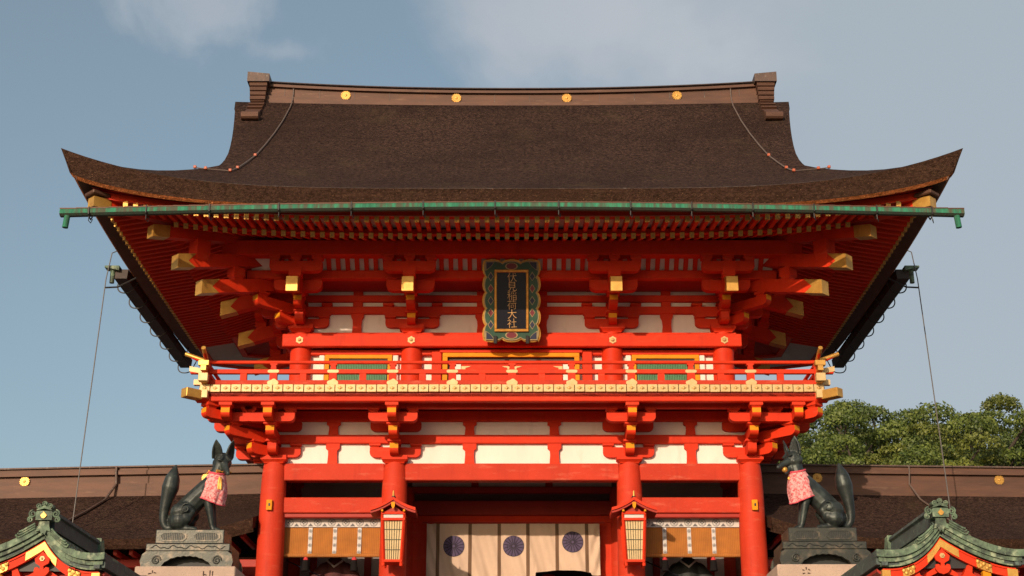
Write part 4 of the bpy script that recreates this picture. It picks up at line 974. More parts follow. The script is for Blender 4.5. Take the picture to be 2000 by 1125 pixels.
# ---- bamboo blinds in the guardian bays
def blind(x0, x1, lab, sgn):
    y = .17; z0, z1 = Z(1088, y), Z(1010, y); w = x1 - x0; cx = (x0 + x1) / 2
    t = thing('bamboo_blind', lab, 'blind', (cx, y, z0), 'blinds over the guardian bays')
    Tm = T(cx, y, z0); H = z1 - z0; ob = lambda bb, nm, mt, par=t, **k: link(nm, bb.mesh(nm, mt, **k), None, par, Tm)
    b = MB(); b.grid(lambda u, v: ((u - .5) * w, .012 * math.sin(u * 9) * (1 - v) - .03 * (1 - v) ** 2, .04 + v * (H - .04)), 24, 12); ob(b, 'screen', 'bamboo_blind', smooth=60)
    b = MB(); b.tube([(-w / 2, -.03, .025), (w / 2, -.03, .025)], .04, 12); ob(b, 'bottom_roll', 'bamboo_blind', smooth=50)
    b = MB(); b.box(-w / 2 - .01, w / 2 + .01, -.03, -.012, H - .20, H - .02); hd = ob(b, 'header_band', 'band_white')
    def ring(r0, r1, n=20):
        bb = MB(); bb.add([(r * math.cos(2 * math.pi * k / n), 0, r * math.sin(2 * math.pi * k / n)) for r in (r0, r1) for k in range(n)], [(k, (k + 1) % n, n + (k + 1) % n, n + k) for k in range(n)]); return bb
    def motif():
        bb = ring(.066, .076); bb.add(*[(lambda g: (g.v, g.f))(ring(.052, .056))][0])
        for k in range(4):
            a = R(90 * k); c, s_ = math.cos(a), math.sin(a)
            for (d, q) in ((.026, .017),): bb.add([(d * c + q * math.cos(2 * math.pi * j / 7), 0, d * s_ + q * math.sin(2 * math.pi * j / 7)) for j in range(7)], [tuple(range(7))])
        return bb.mesh('band_motif', 'band_ink')
    n = 7
    for k in range(n):
        x = -w / 2 + w * (k + .35) / n
        if abs(x) < w / 2 - .02: link('band_motif', cached('motif', motif), None, hd, Tm @ T(x, -.033, H - .11))
        if k < n - 1:
            b = MB(); xm = x + w / n / 2; b.prism([(xm - .05, H - .185), (xm + .05, H - .185), (xm, H - .125)], -.034, -.032, 'y'); ob(b, 'band_motif', 'band_ink', hd)
    for k in (1, 2, 3):
        x = -w / 2 + w * (k - .08 * sgn * 0 - .0) / 4 + .03 * (-sgn)
        b = MB(); b.grid(lambda u, v: (x + (u - .5) * .075, -.022 - .032 * (1 - v) ** 2, .0 + v * (H - .21)), 1, 6); sp_ = ob(b, 'hanging_strip', 'band_white')
        for q in range(4): link('band_motif', cached('motif', motif), None, sp_, Tm @ T(x, -.060 + .034 * (q + .6) / 4, (q + .6) / 4 * (H - .22)) @ Matrix.Scale(.42, 4))
    for fx in (-.27, .22):
        x = fx * w; b = MB(); b.tube([(x, -.02, .0), (x, -.02, -.07)], [.03, .055], 12); tt = ob(b, 'tassel_head', 'tassel_red'); b = MB(); b.tube([(x, -.02, -.065), (x, -.02, -.27)], [.06, .075], 12); ob(b, 'tassel', 'tassel_black', tt)
blind(-4.40, -2.50, 'brown bamboo blind with patterned white band above the guardian in a dull red robe', -1)
blind(2.50, 4.40, 'brown bamboo blind with patterned white band above the guardian in a black robe', 1)

# ---- seated guardian statues behind the blinds
def guardian(cx, robe, lab):
    y = .95; zs = 3.42; top = Z(1097, y)           # collar height
    t = thing('guardian_statue', lab, 'statue', (cx, y, zs), 'guardians seated in the gate')
    h = top - zs; b = MB()
    fat(b, [(cx, y, zs + .3), (cx, y, zs + h * .55), (cx, y, top - .12)], [.42, .36, .22]); fat(b, [(cx, y, top - .1), (cx, y - .02, top + .06)], [.12, .085])
    for s in (-1, 1):
        fat(b, [(cx + s * .22, y, top - .17), (cx + s * .46, y - .05, top - .55), (cx + s * .5, y - .3, top - .9), (cx + s * .22, y - .5, top - .95)], [.15, .19, .2, .13])
        fat(b, [(cx + s * .2, y, zs + .25), (cx + s * .45, y - .45, zs + .3), (cx + s * .1, y - .6, zs + .2)], [.3, .26, .18])
    me = fuse(b, .035, 3); me.materials.append(M(robe)); link('robe', me, None, t)
    b = MB(); b.tube([(cx - .15, y - .12, top + .0), (cx, y - .24, top - .14), (cx + .15, y - .12, top + .0)], .022, 8); link('collar', b.mesh('collar', 'band_white', 40), None, t)
    b = MB(); b.ball((cx, y - .04, top + .2), (.13, .15, .18), 16, 12); fat(b, [(cx, y - .18, top + .2), (cx, y - .21, top + .16)], [.025, .03], 2, 8)
    for s in (-1, 1): b.ball((cx + s * .135, y - .02, top + .19), (.025, .04, .05), 8, 6)
    me = fuse(b, .018, 2); me.materials.append(M('skin_statue')); hd = link('head', me, None, t)
    for s in (-1, 1): b = MB(); b.ball((cx + s * .05, y - .178, top + .23), (.022, .012, .011), 8, 6); link('eye', b.mesh('eye', 'lacquer'), None, hd)
    b = MB(); b.box(cx - .045, cx + .045, y - .185, y - .17, top + .10, top + .115, c=.004); link('mouth', b.mesh('mouth', 'tassel_red'), None, hd)
    b = MB(); b.ball((cx, y + .01, top + .33), (.14, .16, .10), 14, 8); b.box(cx - .04, cx + .04, y + .08, y + .14, top + .3, top + .62, c=.02); link('cap', b.mesh('cap', 'tassel_black', 40), None, t)
    b = MB(); b.tube([(cx - .9, y - .45, top - .05), (cx - .25, y - .5, top - .35), (cx + .05, y - .52, top - .75)], [.012, .016, .02], 6); link('bow', b.mesh('bow', 'lacquer'), None, t)
    b = MB(); b.box(cx - .6, cx + .6, y - .7, y + .5, zs, zs + .28, c=.03); link('seat', b.mesh('seat', 'brown_wood'), None, t)
guardian(XX(655, 1110, .95), 'robe_red', 'seated guardian figure in a dull red robe, head behind the bamboo blind')
guardian(XX(1343, 1110, .95), 'robe_dark', 'seated guardian figure in a black robe, head behind the bamboo blind')

# ---- noren curtain in the passage
NY = 1.98; nz1 = Z(1023, NY); nx0, nx1 = XX(834, 1030, NY), XX(1171, 1030, NY); nz0 = Z(1150, NY); NW = nx1 - nx0; NH = nz1 - nz0
nor = thing('curtain', 'cream cloth shrine curtain with brown tapes and three purple chrysanthemum crests', 'curtain', ((nx0 + nx1) / 2, NY, nz0))
def nfold(x, z):
    q = (nz1 - z) / NH; d = .055 * math.sin(x * 5.3 + 1.1 * math.sin(z * 3)) * q + .020 * math.sin(x * 15 + z * 5 + .8 * math.sin(x * 2.3)) * (.25 + q) + .006 * math.sin(x * 41 + z * 11)
    for ex, sg in ((nx0, 1), (nx1, -1)):
        e = max(0, 1 - abs(x - ex) / .35); d += .03 * e * math.sin((x - ex) * 30 + z * 9 * sg)
    # slack near the top edge
    d += .015 * math.sin(x * 3.1 + z * 14) * math.exp(-((q - .1) / .12) ** 2)
    return NY - d
def nbot(x):
    f = (x - nx0) / NW
    if f < .62: return nz0
    if f < .95: return nz0 + (nz1 - nz0) * .255 + .06 * math.sin((f - .62) / .33 * math.pi) * 1.0 - .02
    return nz0 + (nz1 - nz0) * .20
tapes = [XX(p, 1060, NY) for p in (855, 918, 975, 1031, 1088, 1146)]
edges = [nx0] + tapes + [nx1]
for k in range(len(edges) - 1):
    a, c = edges[k], edges[k + 1]; b = MB()
    def fn(u, v):
        x = a + (c - a) * u; zb = nbot(min(max(x, a + .01), c - .01)); z = nz1 + (zb - nz1) * v; return (x, nfold(x, z), z)
    b.grid(fn, max(6, int((c - a) / .03)), 48); link('cloth_panel', b.mesh('cloth_panel', 'noren', 80, recalc=False), None, nor)
for x in tapes:
    b = MB(); zb = nbot(x)
    b.grid(lambda u, v: (x + (u - .5) * .07, nfold(x + (u - .5) * .07, nz1 + (zb - nz1) * v) - .006, nz1 + (zb - nz1) * v), 2, 30); link('tape', b.mesh('tape', 'noren_tape', recalc=False), None, nor)
b = MB(); b.tube([(nx0 - .1, NY + .05, nz1 + .03), (nx1 + .1, NY + .05, nz1 + .03)], .02, 8); link('curtain_rod', b.mesh('curtain_rod', 'red_dark'), None, nor)
for p, q in ((886.5, 1067), (1003, 1067), (1118.5, 1059)):
    cx, cz = XX(p, q, NY), Z(q, NY); rr = .218; b = MB()
    P = lambda r, a, o: (cx + r * math.cos(a), nfold(cx + r * math.cos(a), cz + r * math.sin(a)) - o, cz + r * math.sin(a))
    nr, na = 5, 64
    b.add([P(rr * i / nr, 2 * math.pi * j / na, .007) for i in range(nr + 1) for j in range(na)], [(i * na + j, i * na + (j + 1) % na, (i + 1) * na + (j + 1) % na, (i + 1) * na + j) for i in range(nr) for j in range(na)])
    cr = link('crest', b.mesh('crest', 'crest_ink', recalc=False), None, nor)
    b = MB()
    for k in range(16):
        a0 = 2 * math.pi * k / 16
        for i in range(3):
            r0, r1 = rr * (.17 + .265 * i), rr * (.17 + .265 * (i + 1)); g0, g1 = .008 / r0, .008 / r1; aa = math.pi / 16
            b.add([P(r0, a0 - aa + g0, .010), P(r0, a0, .011), P(r0, a0 + aa - g0, .010), P(r1, a0 + aa - g1, .010), P(r1, a0, .011), P(r1, a0 - aa + g1, .010)], [(0, 1, 4, 5), (1, 2, 3, 4)])
    b.add([P(rr * .13 * (1 if i else 0), 2 * math.pi * j / 16, .011) for i in range(2) for j in range(16)], [(j, (j + 1) % 16, 16 + (j + 1) % 16, 16 + j) for j in range(16)])
    tag(link('crest_petals', b.mesh('crest_petals', 'crest_purple', recalc=False), None, cr), kind='stuff')

# ================================================================== THE FOXES
def fox_head_parts(b, hm, jaw_open):
    """skull, muzzle and ears in head space: +x is where it looks"""
    tp = lambda p: hm @ Vector(p)
    b.ball(tp((0, 0, 0)), (.135, .128, .125), 16, 12)
    fat(b, [tp((.05, 0, -.015)), tp((.16, 0, -.048)), tp((.325, 0, -.098))], [.10, .060, .033]); b.ball(tp((.332, 0, -.086)), .027, 10, 8)
    for s in (-1, 1):
        fat(b, [tp((-.02, s * .075, -.05)), tp((.05, s * .065, -.055))], [.08, .06], 2)               # cheeks
        fat(b, [tp((.075, s * .028, .082)), tp((.115, s * .075, .040)), tp((.09, s * .11, .05))], [.026, .020, .014], 3, 8)   # brows
        # ear: a broad leaf, hollow towards the front
        base0, base1, tipp = Vector((.03, s * .035, .10)), Vector((-.03, s * .150, .03)), Vector((-.035, s * .135, .315))
        for f in np.linspace(0, 1, 9):
            bp_ = base0.lerp(base1, f) + Vector((-.05, 0, 0)) * math.sin(f * math.pi); md = bp_.lerp(tipp, .5) + Vector((0, s * .022, 0)) * math.sin(f * math.pi)
            md += (bp_ - base0.lerp(base1, .5)) * .32
            fat(b, [tp(bp_), tp(md), tp(tipp)], [.022, .017, .008], 3, 8)
    if jaw_open: fat(b, [tp((.04, 0, -.085)), tp((.13, 0, -.155)), tp((.21, 0, -.20))], [.055, .040, .026])
    else: fat(b, [tp((.04, 0, -.07)), tp((.15, 0, -.10)), tp((.235, 0, -.128))], [.055, .042, .027])
def make_fox(cx, cy, z0, mir, yaw, pitch, roll, jaw, lab, hx):
    S = Matrix.Diagonal((mir, 1, 1, 1)); base = T(cx, cy, z0) @ S
    t = thing('fox_statue', lab, 'statue', (cx, cy, z0), 'bronze fox guardians')
    B = lambda p: base @ Vector(p); b = MB()
    ft = lambda pts, r, n=4, seg=12: fat(b, [B(p) for p in pts], r, n, seg)
    ft([(-.25, 0, .20), (-.16, 0, .34), (.0, 0, .52), (.17, 0, .70), (.27, 0, .84), (.34, 0, .99), (hx - .03, 0, 1.13)], [.165, .185, .178, .168, .14, .118, .11])
    ft([(.22, 0, .60), (.28, 0, .72)], [.14, .13])
    for s in (-1, 1):
        ft([(.20, s * .09, .66), (.24, s * .105, .46), (.285, s * .10, .24), (.315, s * .095, .10), (.34, s * .095, .045)], [.105, .078, .056, .046, .05]); ft([(.34, s * .095, .04), (.42, s * .095, .032)], [.052, .036])
        for q in (-1, 0, 1): ft([(.40, s * .095 + q * .026, .03), (.445, s * .095 + q * .03, .022)], [.024, .019], 2, 8)
        ft([(-.20, s * .12, .30), (-.10, s * .15, .33), (-.015, s * .155, .30)], [.16, .135, .075]); ft([(-.19, s * .14, .17), (-.10, s * .155, .20)], [.15, .11])
        ft([(-.02, s * .16, .29), (-.10, s * .165, .13), (-.17, s * .165, .055)], [.07, .06, .05], 4); ft([(-.20, s * .16, .045), (-.05, s * .165, .04), (.07, s * .165, .033)], [.046, .046, .04])
        for q in (-1, 0, 1): ft([(.05, s * .165 + q * .024, .03), (.10, s * .165 + q * .028, .022)], [.024, .018], 2, 8)
    ft([(-.30, 0, .12), (-.40, 0, .07), (-.475, 0, .15), (-.485, .0, .32), (-.455, .0, .52), (-.415, .0, .72), (-.39, 0, .88), (-.365, 0, 1.02), (-.345, 0, 1.10)], [.07, .058, .062, .074, .100, .138, .120, .055, .008], 5, 16)
    hm = base @ T(hx, 0, 1.175) @ RZ(yaw) @ Matrix.Rotation(pitch, 4, 'Y') @ Matrix.Rotation(roll, 4, 'X') @ Matrix.Scale(1.08, 4)
    fox_head_parts(b, hm, jaw)
    me = fuse(b, .0115, 4); me.materials.append(M('bronze')); body = link('body', me, None, t)
    H = lambda p: hm @ Vector(p)
    for s in (-1, 1):
        b = MB(); b.tube([H((.135, s * .035, .030)), H((.120, s * .07, .035)), H((.085, s * .108, .055))], [.005, .011, .005], 8); link('eye', b.mesh('eye', 'bronze_line', 40), None, body)
        b = MB()                                                    # curl of the haunch
        b.tube([B((-.08 + .085 * (1 - q / 14) * math.cos(q * .62 + 1.2), s * (.275 - .0), .34 + .085 * (1 - q / 14) * math.sin(q * .62 + 1.2))) for q in range(11)], .013, 8)
        link('haunch_curl', b.mesh('haunch_curl', 'bronze', 50), None, body)
    # bib: cloth tied round the neck, hanging over the chest
    ca = R(-58)
    def bibp(u, v):
        a = ca + (u - .5) * 2 * R(100 - 14 * v); c0, c1 = Vector((.325, 0, .965)), Vector((.255, -.01, .50)); c = c0.lerp(c1, v)
        r = .128 + .085 * math.sin(min(1, v * 1.35) * math.pi / 2) + .012 * v * math.sin(a * 9) + .006 * v * math.sin(a * 17 + v * 9)
        # hem drops towards the chest
        return B((c.x + r * math.cos(a), c.y + r * math.sin(a), c.z - .04 * math.cos(a - ca) - .05 * v * math.cos((u - .75) * 4)))
    b = MB(); b.grid(bibp, 40, 24); bm_ = b.mesh('bib', 'bib_cloth', 80); bo = link('bib', bm_, None, t); so = bo.modifiers.new('thick', 'SOLIDIFY'); so.thickness = .008
    b = MB(); ring = [Vector(bibp(0, 0))]
    b.tube([B((.325 + .133 * math.cos(a), .133 * math.sin(a), .965 - .04 * math.cos(a - ca))) for a in [2 * math.pi * k / 24 for k in range(25)]], .016, 8); link('bib_band', b.mesh('bib_band', 'bib_band', 60), None, bo)
    b = MB(); b.tube([bibp(u, 1.0) for u in np.linspace(0, 1, 30)], .009, 6); link('bib_hem', b.mesh('bib_hem', 'bib_band', 60), None, bo)
    return t, H, B, bibp
FY = -5.0; fz = Z(1041, FY)
t, H, B, bp = make_fox(XX(377, 1040, FY), FY, fz, 1, R(-60), R(30), R(6), False, 'dark bronze seated fox with a golden key in its mouth and pink bib', .40)
b = MB(); b.tube([H((.18, .10, -.125)), H((.18, -.02, -.118)), H((.18, -.12, -.12)), H((.17, -.14, -.145)), H((.165, -.145, -.26))], .013, 8); b.tube([H((.18, -.08, -.115)), H((.18, -.135, -.10))], .024, 10); key = link('key', b.mesh('key', 'plaque_gold', 40), None, t)
b = MB()
for q in range(3): p = Vector(bp(.50 + .02 * q, .24)); b.tube([p + Vector((.0, -.015, .06)), p + Vector((.01 * (q - 1), -.025, -.05)), p + Vector((.012 * (q - 1), -.022, -.14))], [.014, .02, .022], 8)
link('gold_tassel', b.mesh('gold_tassel', 'plaque_gold', 50), None, t)
b = MB(); p = B((.20, -.04, .99)); b.ball(p, .022, 10, 8); b.tube([p, p + Vector((-.04, -.02, -.05))], .012, 6); link('bib_knot', b.mesh('bib_knot', 'plaque_gold', 50), None, t)
fz2 = Z(1037, FY)
t, H, B, bp = make_fox(XX(1604, 1036, FY), FY, fz2, -1, R(-30), R(14), R(-3), True, 'dark bronze seated fox with a golden ball in its open mouth and pink bib', .38)
b = MB(); b.ball(H((.215, 0, -.145)), .047, 16, 12); link('golden_ball', b.mesh('golden_ball', 'gold', 60), None, t)
b = MB(); p = Vector(bp(.72, .2)); b.ball(p + Vector((0, -.012, 0)), (.03, .015, .035), 10, 8); link('bib_crest', b.mesh('bib_crest', 'plaque_gold', 60), None, t)

def plinth(cx, zt, lab, marks, side):
    zb = zt - .60; y0, y1 = FY - .36, FY + .36
    t = thing('bronze_plinth', lab, 'plinth', (cx, FY, zb), 'bronze plinths under the foxes')
    bx = lambda hw, ya, yb, za, zc, nm, mt='bronze_plinth', par=t: link(nm, (lambda q: (q.box(-hw, hw, ya - FY, yb - FY, za, zc, c=.012), q.mesh(nm, mt))[1])(MB()), None, par, T(cx, FY, 0))
    top = bx(.535, y0 + .03, y1 - .03, zt - .225, zt - .002, 'upper_block')
    for sx in (-1, 1):
        def oct_(hw, hh, c): return [(-hw, -hh + c), (-hw + c, -hh), (hw - c, -hh), (hw, -hh + c), (hw, hh - c), (hw - c, hh), (-hw + c, hh), (-hw, hh - c)]
        gx = cx + sx * .262; gz = zt - .115
        b = MB(); o, i_ = oct_(.215, .078, .05), oct_(.185, .055, .04); n = 8
        b.add([(p[0], -.012, p[1]) for p in o] + [(p[0], -.012, p[1]) for p in i_] + [(p[0], .01, p[1]) for p in o] + [(p[0], .01, p[1]) for p in i_],
              [(k, (k + 1) % n, n + (k + 1) % n, n + k) for k in range(n)] + [(k, (k + 1) % n, 2 * n + (k + 1) % n, 2 * n + k) for k in range(n)] + [(n + k, n + (k + 1) % n, 3 * n + (k + 1) % n, 3 * n + k) for k in range(n)])
        fr = link('vent_frame', b.mesh('vent_frame', 'bronze_plinth'), None, top, T(gx, y0 + .03, gz))
        b = MB(); b.prism(i_, -.002, .004, 'y'); link('vent_back', b.mesh('vent_back', 'bronze_line'), None, top, T(gx, y0 + .03, gz))
        b = MB()
        for k in range(13): xx = -.168 + .028 * k; b.box(xx - .005, xx + .005, -.009, 0, -.052, .052)
        tag(link('vent_bars', b.mesh('vent_bars', 'bronze_plinth'), None, top, T(gx, y0 + .03, gz)), kind='stuff')
    mid = bx(.655, y0 - .05, y1 + .05, zt - .355, zt - .235, 'middle_slab')
    b = MB(); b.tube([(x, y0 - .052 - FY, zt - .295 + .018 * math.sin(x * 22) + .012 * math.sin(x * 47)) for x in np.linspace(-.58, .58, 80)], .007, 5); link('vine_relief', b.mesh('vine_relief', 'bronze_line'), None, mid, T(cx, FY, 0))
    # rolled lower body with a scalloped opening
    b = MB(); W = .70; prof_ = [(-W, zb), (-W * .62, zb)]
    for k in range(17):
        f = k / 16; x = -W * .56 + 2 * W * .56 * f; prof_.append((x, zb + .155 * (1 - abs(2 * f - 1) ** 2.4) ** .8 + .012 * abs(math.sin(f * 8 * math.pi))))
    prof_ += [(W * .62, zb), (W, zb), (W + .02, zb + .08), (W - .01, zb + .19), (W - .07, zb + .235), (-W + .07, zb + .235), (-W + .01, zb + .19), (-W - .02, zb + .08)]
    b.prism(prof_, y0 - .10 - FY, y0 - .02 - FY, 'y'); low = link('lower_panel', b.mesh('lower_panel', 'bronze_plinth'), None, t, T(cx, FY, 0)); b = MB(); b.prism(prof_, y1 + .02 - FY, y1 + .10 - FY, 'y'); link('lower_panel', b.mesh('lower_panel', 'bronze_plinth'), None, t, T(cx, FY, 0))
    b = MB(); b.box(-.60, .60, y0 + .1 - FY, y1 - .1 - FY, zb, zb + .235); link('lower_core', b.mesh('lower_core', 'bronze_line'), None, t, T(cx, FY, 0))
    for sx in (-1, 1):
        b = MB(); b.prism([(y0 - .03 - FY, zb + .002), (y1 + .03 - FY, zb + .002), (y1 + .03 - FY, zb + .2), (y1 - FY, zb + .232), (y0 - FY, zb + .232), (y0 - .03 - FY, zb + .2)], sx * (W - .1), sx * (W - .02), 'x'); link('end_panel', b.mesh('end_panel', 'bronze_plinth'), None, t, T(cx, FY, 0))
        b = MB(); b.tube([(sx * .47 + .075 * (1 - q / 24) * math.cos(q * .55), y0 - .104 - FY, zb + .095 + .075 * (1 - q / 24) * math.sin(q * .55)) for q in range(22)], .013, 8); link('scroll', b.mesh('scroll', 'bronze_plinth', 50), None, low, T(cx, FY, 0))
    b = MB(); b.box(-.775, .775, y0 - .15 - FY, y1 + .15 - FY, zb - .5, zb - .004, c=.015); b.box(-.9, .9, y0 - .28 - FY, y1 + .28 - FY, TERR, zb - .504, c=.02)
    lab2, mk_ = marks
    st = tag(link('stone_pedestal', b.mesh('stone_pedestal', 'granite'), None, None, T(cx, FY, 0)), lab2, 'pedestal', 'stone pedestals of the foxes')
    for (mx_, mz, strokes) in mk_:
        for (xa, za, xb, zb_) in strokes:
            b = MB(); b.tube([(mx_ + xa, y0 - .152 - FY, zb + mz + za), (mx_ + xb, y0 - .152 - FY, zb + mz + zb_)], [.011, .007], 6); link('carved_stroke', b.mesh('carved_stroke', 'carving'), None, st, T(cx, FY, 0))
plinth(XX(369, 1060, FY - .36), fz, 'tiered bronze plinth with grilles and scrolls under the fox holding a key',
       ('granite pedestal with carved marks under the fox holding a key', [(-.50, -.13, [(0, .06, .01, .02), (-.06, .01, -.01, .02), (.03, .03, .06, .02), (-.05, -.05, .05, -.05)]), (.34, -.13, [(-.05, .05, -.05, -.03), (.05, .06, .05, -.03), (.09, .05, .09, -.02), (-.04, .0, .0, -.01), (-.08, -.06, .12, -.06)])]), 0)
plinth(XX(1609, 1060, FY - .36), fz2, 'tiered bronze plinth with grilles and scrolls under the fox holding a ball',
       ('granite pedestal with carved marks under the fox holding a ball', [(-.33, -.12, [(0, .07, .0, .03), (-.06, .03, -.03, .02), (.03, .04, .06, .02), (-.06, -.03, -.02, -.02), (.02, -.02, .06, -.03), (-.07, -.09, .08, -.09)])]), 1)

# ================================================================== COPPER-ROOFED SHELTERS
def shelter(cx, Yf, za, hw, lab, sgn):
    """gable-fronted shelter; za = height of the eave-edge apex, Yf = front plane"""
    t = thing('shelter', lab, 'shelter', (cx, Yf + 1.2, TERR), 'copper roofed shelters before the gate')
    Ld = 2.45
    inner = 1 if sgn < 0 else -1
    def hwf(s): return hw if s == inner else 1.07
    def cz(x):
        sd = 1 if x > 0 else -1; a = min(1.0, abs(x) / hwf(sd)); return za - .42 * (1 - (1 - a) ** (3.0 if sd == inner else 1.75)) + .02 * a ** 5
    Tm = T(cx, Yf, 0); ob = lambda bb, nm, mt, par=t, **k: link(nm, bb.mesh(nm, mt, **k), None, par, Tm)
    # roof slopes with rolled copper courses
    N_ = 13
    for s in (-1, 1):
        xs = [s * hwf(s) * i / 24 for i in range(25)]
        b = MB(); b.prism([(x, cz(x) - .01) for x in xs] + [(x, cz(x) - .16) for x in reversed(xs)], .05, Ld - .05, 'y'); sl = ob(b, 'roof_slope', 'verdigris_dark')
        for k in range(N_):
            xa, xb = s * hwf(s) * (k + .02) / N_, s * hwf(s) * (k + .98) / N_; b = MB(); xm = (xa + xb) / 2
            pr = [(xa, cz(xa) - .012), (xa, cz(xa) + .012), (xa + (xb - xa) * .3, cz(xa + (xb - xa) * .3) + .034), (xm, cz(xm) + .040), (xa + (xb - xa) * .75, cz(xa + (xb - xa) * .75) + .034), (xb, cz(xb) + .016), (xb, cz(xb) - .012)]
            b.prism(pr, .02, Ld - .02, 'y'); ob(b, 'copper_course', 'verdigris_grey', sl, smooth=40)
        # thick cut edge at the front: three courses of plates, each plate its own piece
        for lay, (d0, d1, yy) in enumerate(((.0, .062, -.02), (.066, .122, .015), (.126, .18, .05))):
            m = 9; sh = (.0, .5, .25)[lay]
            cuts = [0.0] + [min(1.0, max(0.0, (j + sh) / m)) for j in range(0 if sh else 1, m + 1)]; cuts = sorted(set(cuts))
            if cuts[-1] < 1: cuts.append(1.0)
            for j in range(len(cuts) - 1):
                if cuts[j + 1] - cuts[j] < .01: continue
                xsq = [s * hwf(s) * (cuts[j] + (cuts[j + 1] - cuts[j]) * (q / 4) * .985) * (1 - .03 * lay) for q in range(5)]; jit = random.uniform(-.006, .006)
                b = MB(); b.prism([(x, cz(x) - d0 + (.03 if lay == 0 else 0)) for x in xsq] + [(x, cz(x) - d1) for x in reversed(xsq)], yy + jit, .10, 'y'); ob(b, 'copper_plate', 'verdigris_grey')
        # side eave edge
        for lay, (d0, d1, off) in enumerate(((.0, .065, .0), (.069, .125, -.03), (.129, .18, -.06))):
            for j in range(7):
                ya, yb = Ld * j / 7 + .06 * (lay % 2), Ld * (j + 1) / 7 - .012 + .06 * (lay % 2); xe = s * (hwf(s) + off + random.uniform(-.004, .004))
                b = MB(); b.box(min(xe, xe - s * .08), max(xe, xe - s * .08), max(.0, ya), min(Ld, yb), cz(s * hwf(s)) - d1, cz(s * hwf(s)) - d0 + (.02 if lay == 0 else 0)); ob(b, 'copper_plate', 'verdigris_dark')
    b = MB(); b.prism([(-hwf(-1) * f_, cz(-hwf(-1) * f_) - .19) for f_ in (.9, .7, .5, .3, .12)] + [(0, za - .2)] + [(hwf(1) * f_, cz(hwf(1) * f_) - .19) for f_ in (.12, .3, .5, .7, .9)], .16, Ld - .1, 'y'); ob(b, 'roof_core', 'black_iron')
    # ridge
    b = MB(); b.prism([(-.10, za - .06), (.10, za - .06), (.085, za + .12), (.12, za + .14), (.10, za + .19), (0, za + .22), (-.10, za + .19), (-.12, za + .14), (-.085, za + .12)], .12, Ld - .1, 'y'); rd = ob(b, 'ridge', 'verdigris_dark')
    b = MB(); b.prism([(Ld - .14, za + .22), (Ld + .02, za + .2), (Ld + .10, za + .05), (Ld + .02, za - .1), (Ld - .14, za - .05)], -.13, .13, 'x'); ob(b, 'ridge_tail', 'verdigris_grey', rd)
    OS = T(cx, Yf, za) @ Matrix.Diagonal((.62, .8, .62, 1)) @ T(0, 0, -za + .03)
    ob2 = lambda bb, nm, mt, par=t, **k: link(nm, bb.mesh(nm, mt, **k), None, par, OS)
    # front ornament: curled scrolls, face, gold drop, swallow-tail apron
    b = MB(); b.prism([(-.17, za + .04), (.17, za + .04), (.18, za + .20), (.15, za + .235), (-.15, za + .235), (-.18, za + .20)], -.10, .14, 'y')
    for q in range(2): b.prism([(-.16 + .02 * q, za + .24 + .03 * q), (0, za + .285 + .03 * q), (.16 - .02 * q, za + .24 + .03 * q), (.16 - .02 * q, za + .265 + .03 * q), (0, za + .31 + .03 * q), (-.16 + .02 * q, za + .265 + .03 * q)], -.12, .12, 'y')
    orn = ob2(b, 'ridge_mask', 'verdigris_grey')
    for dx, dz in ((-.12, .335), (0, .385), (.12, .335)):
        b = MB(); b.lathe([(.055, -.06), (.055, .12), (.04, .125), (.04, .11), (.02, .11), (.018, .128), (.005, .13)], 14, (dx, 0, za + dz), axis='y'); ob2(b, 'roundel', 'verdigris_grey', orn, smooth=40)
    for s in (-1, 1):
        def sp_(c0, r0, turns, n=22, dirn=1): return [(s * (c0[0] + r0 * (1 - .8 * q / n) * math.cos(1.6 - dirn * turns * 2 * math.pi * q / n)), -.08, c0[1] + r0 * (1 - .8 * q / n) * math.sin(1.6 - dirn * turns * 2 * math.pi * q / n)) for q in range(n)]
        for c0, r0 in (((.245, za + .17), .085), ((.285, za + .05), .062)):
            b = MB(); b.tube(sp_(c0, r0, 1.6), .020, 8); ob2(b, 'scroll', 'verdigris_grey', orn, smooth=50)
        for q in range(3):
            b = MB(); b.tube(catmull([(s * x_, -.05 + .012 * q, cz(s * x_) + .075 - .028 * q) for x_ in (.11, .16, .22, .28 + .02 * q)] + [(s * (.315 + .02 * q), -.05, cz(s * .31) + .085 - .02 * q)], 4), [.016] * 13 + [.014] * 3 + [.010], 8); ob(b, 'scroll', 'verdigris_grey', orn, smooth=50)
    b = MB(); b.prism([(-.105, za + .03), (.105, za + .03), (.12, za - .10), (.155, za - .20), (.07, za - .17), (.035, za - .27), (0, za - .22), (-.035, za - .27), (-.07, za - .17), (-.155, za - .20), (-.12, za - .10)], -.055, -.03, 'y'); ob2(b, 'apron', 'verdigris_grey', orn)
    b = MB(); pts = [(.062 * math.sin(a) * (1 if math.cos(a) < .2 else .8), za + .125 - .052 * math.cos(a) - (.0)) for a in [2 * math.pi * k / 16 for k in range(16)]]; pts[8] = (0, za + .215)
    b.prism(pts, -.125, -.10, 'y'); ob2(b, 'gold_drop', 'gold', orn)
